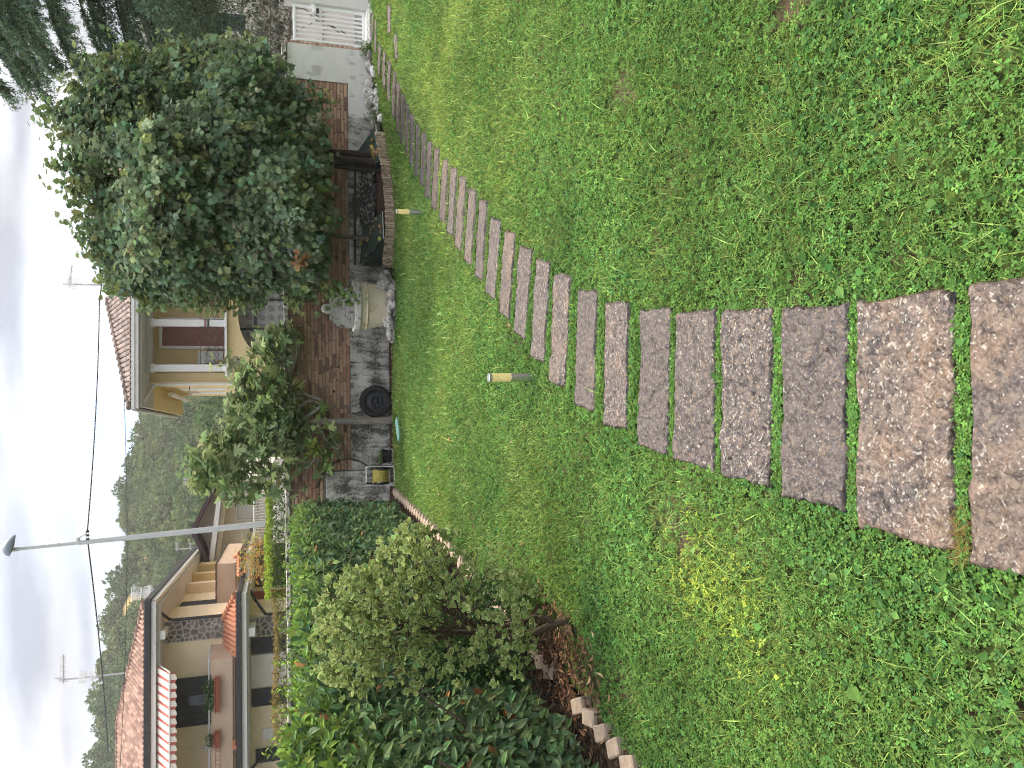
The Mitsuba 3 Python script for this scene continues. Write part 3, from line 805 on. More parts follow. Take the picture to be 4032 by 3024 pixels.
def litter(n, place, s0, s1, name, label, cols=LEAFC, T_=MAPLE):
    p, nn = place(n)
    a = rng.uniform(0, 6.28, n)
    ax = np.c_[np.cos(a), np.sin(a), np.zeros(n)]
    ax = ax - nn * (ax * nn).sum(1, keepdims=True)
    s = rng.uniform(s0, s1, n)
    c = np.array([cols[i] for i in rng.integers(0, len(cols), n)]) * np.exp(rng.normal(0, 0.2, (n, 1)))
    m, cc_ = join([scatter(T_[0] * np.array([1, 1, -1.2]), T_[1], p, frames(ax, nn), np.c_[s * rng.uniform(0.6, 1, n), s, s], c)])
    setting(name, m, 'mat_leaf', label, kind='stuff', color=cc_)


def on_quad(q, lift=0.008):
    q = np.asarray(q, float)

    def f(n):
        u, v = rng.beta(2, 2, n)[:, None], rng.beta(1.6, 2.2, n)[:, None]
        p = q[0] * (1 - u) * (1 - v) + q[1] * u * (1 - v) + q[2] * u * v + q[3] * (1 - u) * v
        nn = np.repeat(nrm(np.cross(q[1] - q[0], q[3] - q[0]))[None], n, 0)
        nn = nn * np.sign(nn[:, 2:])
        return p + nn * lift, nrm(nn + rng.normal(0, 0.25, (n, 3)))
    return f


litter(38, on_quad([(4.70, 14.26, 0.315), (4.14, 14.16, 0.265), (3.92, 14.75, 0.45), (4.28, 14.78, 0.66)]), 0.05, 0.11, 'fallen_leaves', 'dry maple leaves lying on the right green cover')
litter(30, on_quad([(3.12, 14.01, 0.25), (2.66, 14.01, 0.23), (2.32, 14.6, 0.57), (3.02, 14.75, 0.51)]), 0.05, 0.11, 'fallen_leaves', 'dry maple leaves lying on the left green cover')
# corrugated sheet and timber lining between the covers
bed = thing('lean_to', 'low dark timber lean-to with corrugated mossy sheet between the green covers', 'lean-to')
part(bed, 'lining', box(3.10, 3.95, 14.42, 14.45, 0.03, 0.29, 0.004), 'mat_dark_wood')
xs = np.linspace(3.02, 3.98, 61)
v = []
for x in xs:
    w = 0.012 * math.sin((x - 3) * 2 * math.pi / 0.105)
    v += [[x, 14.30, 0.355 + w], [x, 14.84, 0.56 + w], [x, 14.30, 0.348 + w], [x, 14.84, 0.553 + w]]
f = []
for k in range(60):
    a = 4 * k
    f += [[a, a + 4, a + 5, a + 1], [a + 2, a + 3, a + 7, a + 6], [a, a + 2, a + 6, a + 4]]
part(bed, 'corrugated_sheet', (np.array(v), np.array(f)), 'mat_mossy_sheet', smooth=True)
part(bed, 'rail', tube([(2.3, 14.84, 0.66), (4.2, 14.84, 0.64)], 0.022, 8), 'mat_dark_wood')

# ------------------------------------------------------------------ the big pot on its rocks, the stepped stone behind
pot = thing('planter_pot', 'large round cream pot with grey stained rim standing on rocks', 'pot')
PC = (1.455, 14.22, 0)
part(pot, 'body', lathe([(0.345, 0.14), (0.365, 0.24), (0.405, 0.42), (0.424, 0.52), (0.405, 0.525), (0.39, 0.50)], PC, 56), 'mat_cream_pot', smooth=40)
part(pot, 'bead', lathe([(0.424, 0.522), (0.443, 0.526), (0.449, 0.540), (0.443, 0.554), (0.424, 0.558)], PC, 56), 'mat_cream_pot', smooth=60)
part(pot, 'neck', lathe([(0.424, 0.560), (0.428, 0.59), (0.440, 0.61), (0.440, 0.635), (0.452, 0.648)], PC, 56), 'mat_cream_pot', smooth=40)
part(pot, 'rim', lathe([(0.452, 0.650), (0.476, 0.655), (0.482, 0.668), (0.484, 0.742), (0.474, 0.760), (0.43, 0.760), (0.41, 0.74), (0.40, 0.62), (0.0, 0.60)], PC, 56), 'mat_grey_stone', smooth=35)
st = thing('stepped_stone', 'stepped pale stone block with a rounded scroll on top behind the cream pot', 'stone block')
SY0, SY1, SX = 14.62, 14.84, 1.46
lev = [(0.31, 0.0, 0.70), (0.375, 0.702, 0.855), (0.365, 0.857, 0.955), (0.345, 0.957, 1.025), (0.30, 1.027, 1.08), (0.235, 1.082, 1.135)]
for k, (hw, z0, z1) in enumerate(lev):
    part(st, 'step', rough(box(SX - hw, SX + hw, SY0 + 0.018 * k, SY1, z0, z1, 0.008).subdivide().subdivide(), 0.003, 12, k), 'mat_grey_stone', smooth=35)
g = np.linspace(0, math.pi, 14)
pts = np.c_[SX - 0.02 + 0.06 * np.cos(g), np.full(14, 14.74), 1.20 + 0.06 * np.sin(g)]
pts = np.vstack([[SX + 0.04, 14.74, 1.137], pts, [SX - 0.08, 14.74, 1.137]])
part(st, 'scroll', tube(pts, 0.036, 12), 'mat_white_trim', smooth=True)
for k, (c, s, lab) in enumerate([((2.02, 14.50, 0.13), (0.15, 0.12, 0.15), 'grey rock at the right of the pot, by the end of the log edging'), ((1.80, 14.02, 0.17), (0.19, 0.12, 0.19), 'big pale rock holding up the right side of the cream pot'), ((1.48, 13.92, 0.11), (0.24, 0.12, 0.14), 'grey cracked rock under the front of the cream pot'),
                                 ((1.14, 13.96, 0.13), (0.13, 0.11, 0.14), 'squarish pale rock under the left side of the cream pot'), ((0.94, 14.12, 0.08), (0.16, 0.10, 0.10), 'low pale rock at the far left of the cream pot'), ((1.45, 14.45, 0.07), (0.28, 0.20, 0.10), 'rock behind and under the cream pot')]):
    m = rock(c, s, 70 + k, 4, 0.5)
    kk = thing('rock', lab, 'rock', 'rocks that carry the cream pot')
    scene[kk] = mikit.ply(m, 'mat_rock', uv=np.repeat([[rng.uniform(), 0.8]], len(m.vertices), 0), smooth=True)

# ------------------------------------------------------------------ spare wheel
wh = thing('spare_wheel', 'black car wheel with steel rim leaning against the wall', 'wheel')


def place_wheel(m):
    # local: axis +z towards the viewer
    t = trimesh.transformations
    m = m.copy()
    m.apply_transform(t.rotation_matrix(math.radians(90 - 7), [1, 0, 0]))
    m.apply_translation((-0.300, 14.70, 0.315))
    return m


part(wh, 'tyre', place_wheel(lathe([(0.205, -0.075), (0.26, -0.088), (0.290, -0.075), (0.302, -0.045), (0.303, 0.045), (0.292, 0.074), (0.285, 0.079), (0.262, 0.088), (0.236, 0.089), (0.214, 0.083), (0.204, 0.072), (0.200, 0.05)], seg=64)), 'mat_rubber', smooth=30)
rim = lathe([(0.199, 0.055), (0.203, 0.076), (0.198, 0.081), (0.190, 0.078), (0.184, 0.062), (0.176, 0.045)], seg=64)
part(wh, 'rim', place_wheel(rim), 'mat_wheel_paint', smooth=35)
ring = sg.Point(0, 0).buffer(0.177, 48)
for k in range(18):
    a = k * 2 * math.pi / 18
    ring = ring.difference(sg.Point(0.150 * math.cos(a), 0.150 * math.sin(a)).buffer(0.0125, 8))
for k in range(5):
    a = k * 2 * math.pi / 5 + 0.3
    ring = ring.difference(sg.Point(0.052 * math.cos(a), 0.052 * math.sin(a)).buffer(0.008, 6))
dsk = trimesh.creation.extrude_polygon(ring, 0.006, engine='earcut')
dsk = dsk.subdivide()
rr = np.hypot(dsk.vertices[:, 0], dsk.vertices[:, 1])
dsk.vertices[:, 2] += 0.040 + 0.018 * ss(0.13, 0.10, rr) - 0.022 * ss(0.085, 0.055, rr)
part(wh, 'disc', place_wheel(dsk), 'mat_wheel_paint', smooth=30)
part(wh, 'hub', place_wheel(lathe([(0.034, 0.02), (0.034, 0.062), (0.028, 0.068), (0.0, 0.068)], seg=24)), 'mat_wheel_paint', smooth=40)
part(wh, 'back_plate', place_wheel(lathe([(0.19, 0.0), (0.0, 0.0)], seg=32)), 'mat_black')

# ------------------------------------------------------------------ bucket plant, plank
bk = thing('flower_pot', 'black plastic pot on a white saucer with small green plant', 'pot')
BC = (-1.335, 14.56, 0.02)
part(bk, 'saucer', lathe([(0.0, 0.0), (0.135, 0.0), (0.150, 0.022), (0.144, 0.024), (0.13, 0.008), (0.0, 0.008)], BC, 32), 'mat_white_trim', smooth=40)
part(bk, 'pot', lathe([(0.0, 0.010), (0.112, 0.010), (0.128, 0.165), (0.138, 0.168), (0.140, 0.205), (0.130, 0.205), (0.125, 0.185), (0.0, 0.185)], BC, 32), 'mat_black', smooth=40)
n = 320
p = np.c_[rng.normal(0, 0.075, n), rng.normal(0, 0.07, n), 0.20 + np.abs(rng.normal(0, 0.04, n))] + np.array(BC)
a = rng.uniform(0, 6.28, n)
m, c = join([scatter(ELL4[0], ELL4[1], p, frames(np.c_[np.cos(a), np.sin(a), rng.normal(0.3, 0.4, n)], np.c_[rng.normal(0, 0.4, (n, 2)), np.ones(n)]), np.c_[np.full(n, 0.016), np.full(n, 0.03), np.full(n, 0.03)], tint(n, (0.10, 0.20, 0.05)))])
part(bk, 'leaves', m, 'mat_leaf', color=c)
pk = single('plank', xf(box(-0.22, 0.22, -0.065, 0.065, 0, 0.045, 0.005), (-0.78, 13.62, 0.03), math.radians(40), 0.12), 'mat_teal_plank', 'faded turquoise painted plank lying on the grass by the fig tree', 'plank')

# ------------------------------------------------------------------ hose reel
hr = thing('hose_reel', 'metal-framed hose reel with yellow garden hose beside the hedge', 'hose reel')
HX0, HX1 = -1.50, -1.84
for x in (HX0, HX1):
    part(hr, 'frame', tube(spline([[x, 14.40, 0.53], [x, 14.36, 0.545], [x, 14.34, 0.50], [x, 14.22, 0.10], [x, 14.20, 0.03], [x, 14.26, 0.02], [x, 14.50, 0.02], [x, 14.53, 0.05], [x, 14.46, 0.28]], 40), 0.010, 8), 'mat_steel', smooth=True)
part(hr, 'handle_bar', tube([[HX0, 14.395, 0.535], [HX1, 14.395, 0.535]], 0.010, 8), 'mat_steel', smooth=40)
part(hr, 'foot_bar', tube([[HX0, 14.205, 0.045], [HX1, 14.205, 0.045]], 0.010, 8), 'mat_steel', smooth=40)
dr_ = part(hr, 'drum', tube([[HX0 - 0.03, 14.33, 0.28], [HX1 + 0.03, 14.33, 0.28]], 0.07, 24), 'mat_black', smooth=40)
for x in (HX0 - 0.035, HX1 + 0.035):
    part(hr, 'flange', tube([[x - 0.008, 14.33, 0.28], [x + 0.008, 14.33, 0.28]], [0.165, 0.165], 32), 'mat_black', smooth=40)
for layer, rad in ((0, 0.085), (1, 0.103), (2, 0.121), (3, 0.137)):
    g = np.linspace(0, 2 * math.pi * 10.3, 340)
    xx = np.linspace(HX0 - 0.058, HX1 + 0.058, 340) if layer % 2 else np.linspace(HX1 + 0.058, HX0 - 0.058, 340)
    wob = 0.006 * np.sin(g * 0.37 + layer)
    part(hr, 'hose_coil', tube(np.c_[xx + wob, 14.33 + (rad + wob * 0.5) * np.cos(g), 0.28 + (rad + wob * 0.5) * np.sin(g)], 0.0105, 6), 'mat_hose', smooth=True)
cr = part(hr, 'crank', tube([[HX0 + 0.0, 14.33, 0.28], [HX0 + 0.06, 14.33, 0.28], [HX0 + 0.065, 14.31, 0.335], [HX0 + 0.072, 14.31, 0.345], [HX0 + 0.15, 14.31, 0.345]], [0.009, 0.009, 0.009, 0.012, 0.012], 8), 'mat_black', smooth=30)
nz = part(hr, 'nozzle', tube([[-1.79, 14.22, 0.36], [-1.79, 14.20, 0.44], [-1.785, 14.19, 0.50], [-1.78, 14.18, 0.56]], [0.011, 0.014, 0.013, 0.020], 10), 'mat_black', smooth=30)
part(nz, 'collar', tube([[-1.79, 14.203, 0.425], [-1.789, 14.20, 0.455]], 0.0155, 10), 'mat_hose', smooth=30)
part(hr, 'hose_end', tube(spline([[-1.70, 14.20, 0.27], [-1.76, 14.19, 0.29], [-1.79, 14.215, 0.34], [-1.79, 14.22, 0.37]], 14), 0.009, 8), 'mat_steel', smooth=True)
pts = spline([[-1.62, 14.36, 0.30], [-1.56, 14.60, 0.42], [-1.44, 14.80, 0.62], [-1.39, 14.86, 0.80], [-1.42, 14.86, 1.02], [-1.55, 14.86, 1.20], [-1.72, 14.855, 1.32], [-1.92, 14.86, 1.40]], 40)
single('water_hose', tube(pts, 0.013, 8), 'mat_black', 'black water hose arching up the wall from the hose reel', 'hose', smooth=True)

# ------------------------------------------------------------------ bollard lights
for (x, y), lab in (((0.055, 6.20), 'near bollard light with amber lens beside the path'), ((2.545, 11.25), 'far bollard light with amber lens in front of the log edging')):
    b = thing('bollard_light', lab, 'bollard light', 'bollard lights along the path')
    o = (x, y, 0)
    part(b, 'post', lathe([(0.0375, 0.0), (0.0375, 0.215), (0.0355, 0.218)], o, 28), 'mat_steel', smooth=40)
    part(b, 'lens', lathe([(0.0355, 0.219), (0.0355, 0.385)], o, 28), 'mat_lamp_amber', smooth=True)
    part(b, 'cap', lathe([(0.0355, 0.386), (0.0385, 0.387), (0.0385, 0.407), (0.034, 0.412), (0.0, 0.412)], o, 28), 'mat_steel', smooth=35)

# ------------------------------------------------------------------ edging blocks along the hedge
y, k = 3.3, 0
while y < 14.2:
    x = edge_x(y)
    if not 5.15 < y < 5.75:
        m = rough(xf(box(-0.055, 0.055, -0.095, 0.095, -0.03, 0.075, 0.010).subdivide(), (x - 0.03, y, 0.0), math.radians(rng.normal(24, 7)), rng.normal(0, 0.05), rng.normal(0, 0.06)), 0.006, 14, k)
        kk = thing('edging_block', 'tan concrete block set at an angle in the saw-tooth edging along the hedge', 'edging block', 'blocks edging the hedge bed')
        scene[kk] = mikit.ply(m, 'mat_edging', smooth=35)
        k += 1
    y += 0.205

# ================================================================== trees and plants
def in_poly(poly, n, r):
    """n points in a polygon and their distance to its outline."""
    from shapely import contains_xy, distance, points
    P = sg.Polygon(poly)
    x0, y0, x1, y1 = P.bounds
    out = np.zeros((0, 2))
    while len(out) < n:
        c = np.c_[r.uniform(x0, x1, 4 * n), r.uniform(y0, y1, 4 * n)]
        out = np.vstack([out, c[contains_xy(P, c[:, 0], c[:, 1])]])
    out = out[:n]
    return out, distance(points(out), P.exterior)


def spray(centres, dirs, per, length, size, T_, base, r, droop=0.5, dv=0.25, dh=0.12, aspect=(1, 1), face=None, spread=0.35, special=None):
    """Leaves along short twigs: centres and twig directions, per leaves on each."""
    n = len(centres)
    c = np.repeat(centres, per, 0)
    d = np.repeat(nrm(dirs), per, 0)
    N = n * per
    t = r.uniform(0, 1, N)[:, None]
    pos = c + d * (t - 0.5) * np.repeat(length * np.exp(r.normal(0, 0.3, n)), per)[:, None] + r.normal(0, spread, (N, 3)) * size
    out = nrm(d * 0.5 + r.normal(0, 0.7, (N, 3)))
    ax = nrm(out + np.array([0, 0, -droop]))
    nn = np.array([0, 0, 1.0]) + r.normal(0, 0.45, (N, 3)) + (0 if face is None else np.asarray(face))
    s = size * np.exp(r.normal(0, 0.22, N))
    col = np.repeat(tint(n, base, dv * 0.7, dh, r), per, 0) * np.exp(r.normal(0, dv * 0.6, (N, 1)))
    if special is not None:
        sc, share = special
        m = np.repeat(r.uniform(size=n) < share, per)[:, None]
        col = np.where(m, np.asarray(sc) * np.exp(r.normal(0, 0.2, (N, 1))), col)
    return scatter(T_[0], T_[1], pos, frames(ax, nn), np.c_[s * aspect[0], s * aspect[1], s], col)


def branch(p0, d, length, rad, r, curl=0.5, n=7, rise=0.0):
    pts = [np.asarray(p0, float)]
    d = nrm(np.asarray(d, float))
    for k in range(n - 1):
        d = nrm(d + r.normal(0, curl * 0.25, 3) + np.array([0, 0, rise / n]))
        pts.append(pts[-1] + d * length / (n - 1))
    return np.array(pts), np.linspace(rad, rad * 0.35, n)


def bark(ms, base, r):
    m = cat(*ms)
    return m, tint(len(m.vertices), base, 0.12, 0.05, r)


# ------------------------------------------------------------------ the laurel hedge: two clipped stretches
def hedge_part(y0, y1, n, r, hmean, size, shoots, ytop):
    """Leaves over the face, top and inside of a hedge stretch; (mesh, colours)."""
    depth = r.beta(1.0, 2.0, n) * 0.85
    top = r.uniform(size=n) < 0.24
    y = r.uniform(y0, y1, n)
    h = hmean(y) + 0.10 * (P3(y, y * 0, 1.9, 2) - 0.5) * 2
    z = np.where(top, h - depth * 0.45 + r.normal(0, 0.03, n), 0.16 + (h - 0.16) * r.uniform(0, 1, n) ** 0.9)
    face = edge_x(y) - 0.07 - 0.16 * np.clip(1 - z / 0.28, 0, 1) - 0.10 * np.clip((z - 1.3) / 0.8, 0, 1) ** 2 + 0.16 * (meshkit.fbm(np.c_[y * 1.8, z * 1.8, z * 0 + 7], 3, 5) - 0.5) * 2
    x = np.where(top, face - r.uniform(0, 1.1, n), face - depth)
    e0, e1 = np.clip((y - y0) / 0.3, 0, 1), np.clip((y1 - y) / 0.3, 0, 1)
    x -= 0.22 * (1 - np.minimum(e0, e1)) ** 2
    out = np.c_[np.where(top, 0.25, 0.55) + r.normal(0, 0.6, n), r.normal(-0.15, 0.5, n), np.where(top, 1.0, -0.1) + r.normal(0, 0.9, n)]
    nn = np.c_[np.where(top, 0.2, 0.60), np.where(top, -0.3, -0.65), np.where(top, 0.9, 0.55)] + r.normal(0, 0.32, (n, 3))
    s = size * np.clip(np.exp(r.normal(0, 0.22, n)), 0.5, 1.3)
    c = tint(n, (0.115, 0.180, 0.088), 0.34, 0.13, r)
    young = np.clip((z - h + ytop) / 0.3, 0, 1) * (r.uniform(size=n) < 0.66)
    c = c * (1 - young[:, None]) + young[:, None] * tint(n, (0.20, 0.31, 0.075), 0.22, 0.1, r)
    dead = r.uniform(size=n) < 0.008
    c[dead] = np.array([0.40, 0.20, 0.09]) * np.exp(r.normal(0, 0.25, (dead.sum(), 1)))
    parts = [scatter(ELL[0], ELL[1], np.c_[x, y, z], frames(out, nn), np.c_[s * 0.43, s, s], c)]
    # long young shoots standing out of the top
    for k in range(shoots):
        yy = r.uniform(y0 + 0.1, y1 - 0.1)
        p = np.array([edge_x(yy) - r.uniform(0.1, 0.7), yy, hmean(np.array([yy]))[0] - 0.05])
        L = r.uniform(0.10, 0.36)
        d = nrm(np.array([r.normal(0.1, 0.25), r.normal(0, 0.25), 1.0]))
        m = int(7 + L * 26)
        t = np.linspace(0, 1, m)
        g = np.arange(m) * 2.4 + r.uniform(0, 6)
        ax = np.c_[np.cos(g), np.sin(g), np.full(m, 0.75)]
        ss_ = size * (0.9 - 0.35 * t)
        parts.append(scatter(ELL[0], ELL[1], p + d * (t * L)[:, None], frames(ax, np.c_[-np.cos(g), -np.sin(g), np.full(m, 1.2)]), np.c_[ss_ * 0.36, ss_, ss_], tint(m, (0.19, 0.30, 0.06), 0.15, 0.1, r)))
    return join(parts)


def hedge(y0, y1, n, seed, hmean, size, shoots, ytop, label):
    r = np.random.default_rng(seed)
    t = thing('laurel_hedge', label, 'hedge')
    m, c = hedge_part(y0, y1, n, r, hmean, size, shoots, ytop)
    part(t, 'foliage', m, 'mat_leaf_glossy', color=c)
    ms = []
    for y in np.arange(y0 + 0.2, y1 - 0.1, 0.42):
        for k in range(3):
            p, rr = branch((-2.85 + r.normal(0, 0.06), y + r.normal(0, 0.05), 0), (r.normal(0.1, 0.3), r.normal(0, 0.3), 1), r.uniform(1.2, 1.7), r.uniform(0.010, 0.02), r, 0.5)
            ms.append(tube(p, rr, 6))
    bm, bc = bark(ms, (0.075, 0.06, 0.05), r)
    part(t, 'stem', bm, 'mat_bark_vertex', smooth=True, color=bc)


hedge(3.2, 5.95, 17000, 21, lambda y: 2.08 + 0.09 * (5 - y), 0.090, 60, 0.62, 'near dark green laurel hedge with bright young shoots on top')
hedge(6.15, 13.9, 33000, 22, lambda y: 1.91 - 0.020 * (y - 6), 0.092, 60, 0.30, 'far clipped laurel hedge running back to the brick wall')

# rounded dark evergreen behind the variegated shrub
r = np.random.default_rng(31)
db = thing('evergreen_bush', 'low dark green bush with rounded glossy leaves under the variegated shrub', 'bush')
n = 4200
d = nrm(r.normal(size=(n, 3)))
d[:, 2] = np.abs(d[:, 2]) * 0.95 - 0.12
k = 1 - r.beta(1, 3.0, n) * 0.6
p = np.array([-2.12, 6.35, 0.30]) + d * np.array([0.50, 0.62, 0.85]) * (k * (0.86 + 0.28 * meshkit.fbm(d * 2.2 + 4, 3, 3)))[:, None]
ax = d + r.normal(0, 0.5, (n, 3))
m, c = join([scatter(ELL[0], ELL[1], p, frames(ax, d * 0.5 + np.array([0, 0, 0.9]) + r.normal(0, 0.3, (n, 3))), np.c_[np.full(n, 0.027), np.full(n, 0.058), np.full(n, 0.058)], tint(n, (0.085, 0.15, 0.055), 0.25, 0.12, r))])
part(db, 'foliage', m, 'mat_leaf_glossy', color=c)
bm, bc = bark([tube(*branch((-2.12 + r.normal(0, 0.05), 6.35 + r.normal(0, 0.05), 0), (r.normal(0, 0.4), r.normal(0, 0.4), 1), 0.8, 0.012, r), 6) for k in range(7)], (0.07, 0.055, 0.045), r)
part(db, 'stem', bm, 'mat_bark_vertex', smooth=True, color=bc)

# variegated shrub
vs = thing('variegated_shrub', 'leaning shrub of cream-edged yellow-green leaves in front of the hedge', 'shrub')
trunk = spline([(-1.80, 5.45, 0.0), (-1.83, 5.47, 0.16), (-1.90, 5.52, 0.34), (-1.86, 5.55, 0.62), (-1.78, 5.50, 0.95), (-1.70, 5.45, 1.3)], 18)
stems = [tube(trunk, np.linspace(0.030, 0.012, 18), 8), tube(spline([(-1.82, 5.46, 0.10), (-1.76, 5.50, 0.30), (-1.82, 5.53, 0.55), (-1.66, 5.48, 0.9), (-1.45, 5.4, 1.25)], 16), np.linspace(0.022, 0.009, 16), 7)]
cl = []
blobs = [((-1.62, 5.42, 1.40), (0.40, 0.40, 0.40), 230), ((-1.35, 5.38, 1.22), (0.36, 0.36, 0.30), 190), ((-1.80, 5.40, 1.62), (0.34, 0.36, 0.24), 170), ((-1.18, 5.36, 1.12), (0.24, 0.26, 0.22), 70), ((-1.92, 5.40, 1.25), (0.22, 0.25, 0.28), 60), ((-1.50, 5.35, 1.62), (0.28, 0.30, 0.22), 90)]
for c0, rad, k in blobs:
    d = nrm(r.normal(size=(k, 3)))
    cl.append(np.array(c0) + d * np.array(rad) * (r.uniform(0.45, 1.0, (k, 1)) ** 0.5))
# separate low sprays hanging below the crown
SPR = [(-1.95, 5.22, 0.95), (-1.90, 5.2, 0.78), (-1.70, 5.15, 0.72), (-1.62, 5.15, 0.62), (-1.78, 5.12, 0.55), (-1.52, 5.15, 0.50), (-1.60, 5.12, 0.40), (-1.45, 5.15, 0.60), (-1.32, 5.2, 0.55), (-1.38, 5.2, 0.44), (-1.88, 5.15, 0.48), (-1.92, 5.12, 0.62), (-1.25, 5.22, 0.66), (-1.55, 5.15, 0.82), (-1.30, 5.22, 0.80), (-1.72, 5.12, 0.42), (-1.18, 5.25, 0.88), (-1.42, 5.18, 0.92)]
for sp in SPR:
    k = int(r.integers(8, 15))
    cl.append(np.array(sp) + r.normal(0, 1, (k, 3)) * np.array([0.075, 0.075, 0.045]))
    a = trunk[r.integers(4, 14)]
    stems.append(tube(spline([a, (a + np.array(sp)) / 2 + np.array([0, 0, 0.06]), np.array(sp)], 9), np.linspace(0.006, 0.0025, 9), 5))
for k in range(34):
    c0, rad, _ = blobs[k % len(blobs)]
    a = trunk[r.integers(8, 17)]
    e = np.array(c0) + r.normal(0, 0.5, 3) * np.array(rad)
    stems.append(tube(spline([a, (a + e) / 2 + r.normal(0, 0.04, 3), e], 9), np.linspace(0.009, 0.003, 9), 5))
# tall tips
for tip in ((-1.30, 5.35, 1.62), (-1.10, 5.35, 1.35), (-1.52, 5.35, 1.86), (-1.95, 5.4, 1.85), (-1.68, 5.38, 1.86), (-1.02, 5.36, 1.14)):
    base_ = np.array(tip) - np.array([0.08, -0.02, 0.28])
    cl.append(base_ + (np.array(tip) - base_) * np.linspace(0.1, 1, 16)[:, None] + r.normal(0, 0.018, (16, 3)))
cl = np.vstack(cl)
# each twig end is a rosette of leaves with a pale margin
N, per = len(cl), 6
g = np.tile(np.arange(per) * 2.4, N) + np.repeat(r.uniform(0, 6.28, N), per)
el = np.tile(np.linspace(0.25, 1.3, per), N)
tilt = np.repeat(nrm(r.normal(0, 0.45, (N, 3)) + np.array([0.1, -0.25, 0.9])), per, 0)
a1 = nrm(np.cross(tilt, np.array([0.3, 0.9, 0.1])))
a2 = np.cross(tilt, a1)
rad_ = a1 * np.cos(g)[:, None] + a2 * np.sin(g)[:, None]
ax = rad_ * np.cos(el)[:, None] + tilt * np.sin(el)[:, None]
nn = tilt * np.cos(el)[:, None] - rad_ * np.sin(el)[:, None]
pos = np.repeat(cl, per, 0) + tilt * np.tile(np.linspace(0, 0.014, per), N)[:, None]
s = 0.040 * np.exp(r.normal(0, 0.2, N * per))
inner = tint(N * per, (0.19, 0.27, 0.085), 0.22, 0.10, r)
edge = np.array([0.52, 0.55, 0.27])
leaf_v = np.vstack([[[0, 0, 0]], [[x, y, 0.10 * abs(x) * 2 - 0.1 * y * y] for x, y in [(-0.26, 0.28), (-0.36, 0.62), (-0.18, 0.92), (0.18, 0.92), (0.36, 0.62), (0.26, 0.28)]], [[x, y, 0.02 - 0.1 * y * y] for x, y in [(-0.14, 0.30), (-0.22, 0.60), (-0.08, 0.82), (0.08, 0.82), (0.22, 0.60), (0.14, 0.30)]]])
lf = [[0, 12, 7]]
lf += [[7, 12, 11], [7, 11, 8], [8, 11, 10], [8, 10, 9]]
nin = len(lf)
lf += [[0, 7, 1], [1, 7, 8], [1, 8, 2], [2, 8, 9], [2, 9, 3], [3, 9, 10], [3, 10, 4], [4, 10, 11], [4, 11, 5], [5, 11, 12], [5, 12, 6], [6, 12, 0]]
vt = np.array([0.5] + [1.0] * 6 + [0.0] * 6)
v, f, c = scatter(leaf_v, lf, pos, frames(ax, nn), np.c_[s, s, s], inner)
c = c.reshape(-1, 13, 3) * (1 - vt)[None, :, None] + (vt[None, :, None] * edge) * np.exp(r.normal(0, 0.12, (N * per, 1, 1)))
part(vs, 'foliage', (v, f), 'mat_leaf', color=np.clip(c.reshape(-1, 3), 0, 0.9))
bm, bc = bark(stems, (0.10, 0.075, 0.055), r)
part(vs, 'stem', bm, 'mat_bark_vertex', smooth=True, color=bc)


def litter_place(n):
    x = -2.15 + rng.normal(0, 0.20, n)
    y = 5.6 + rng.normal(0, 0.45, n)
    return np.c_[x, y, 0.035 + np.maximum(0, -2.2 - x) * 0.06 + rng.uniform(0, 0.03, n)], nrm(np.c_[rng.normal(0, 0.35, (n, 2)), np.ones(n)])


litter(900, litter_place, 0.04, 0.075, 'leaf_litter', 'brown dead laurel leaves lying under the hedge and shrub', cols=[(0.13, 0.07, 0.045), (0.20, 0.115, 0.07), (0.08, 0.048, 0.036), (0.30, 0.19, 0.12)], T_=(ELL[0] * np.array([0.42, 1, 1]), ELL[1]))


def lawn_leaves(n):
    y = rng.uniform(4.3, 13.8, n)
    x = edge_x(y) + 0.15 + rng.exponential(0.5, n)
    return np.c_[x, y, 0.035 + rng.uniform(0, 0.02, n)], nrm(np.c_[rng.normal(0, 0.4, (n, 2)), np.ones(n)])


litter(34, lawn_leaves, 0.045, 0.08, 'fallen_leaves', 'single dry leaves scattered on the lawn along the hedge', cols=[(0.45, 0.28, 0.15), (0.55, 0.42, 0.25)], T_=(ELL[0] * np.array([0.42, 1, 1]), ELL[1]))


def mulch_bits(n):
    x = rng.uniform(-1.9, 0.85, n)
    return np.c_[x, 14.42 + rng.normal(0, 0.05, n), 0.03 + rng.uniform(0, 0.015, n)], nrm(np.c_[rng.normal(0, 0.3, (n, 2)), np.ones(n)])


litter(90, mulch_bits, 0.02, 0.05, 'leaf_litter', 'pale dry petals and leaves along the foot of the wall', cols=[(0.55, 0.47, 0.33), (0.62, 0.60, 0.52), (0.30, 0.18, 0.09)], T_=(ELL4[0] * np.array([0.7, 1, 1]), ELL4[1]))

# ------------------------------------------------------------------ the big maple
r = np.random.default_rng(51)
mp = thing('maple_tree', 'big dense maple with lobed dark green leaves in front of the wall', 'tree')
CROWN = [(1.50, 1.52), (1.36, 1.8), (1.62, 2.1), (1.32, 2.5), (1.42, 3.2), (1.30, 3.9), (1.36, 4.5), (1.52, 4.95), (1.95, 5.05), (2.35, 5.2), (2.75, 5.15), (3.15, 5.4), (3.55, 5.6), (3.95, 5.55), (4.35, 5.8), (4.62, 5.45), (4.95, 5.25), (5.25, 5.0),
         (5.42, 4.6), (5.55, 4.0), (5.78, 3.4), (5.85, 2.8), (5.72, 2.35), (5.42, 1.98), (5.0, 1.72), (4.6, 1.52), (4.2, 1.36), (3.7, 1.42), (3.3, 1.30), (2.75, 1.26), (2.3, 1.40), (1.95, 1.40)]
CROWN = [(3.55 + (x - 3.55) * 0.90, z if z < 3 else 3 + (z - 3) * 0.85) for x, z in CROWN]
CZ = np.array([3.55, 13.9, 3.1])


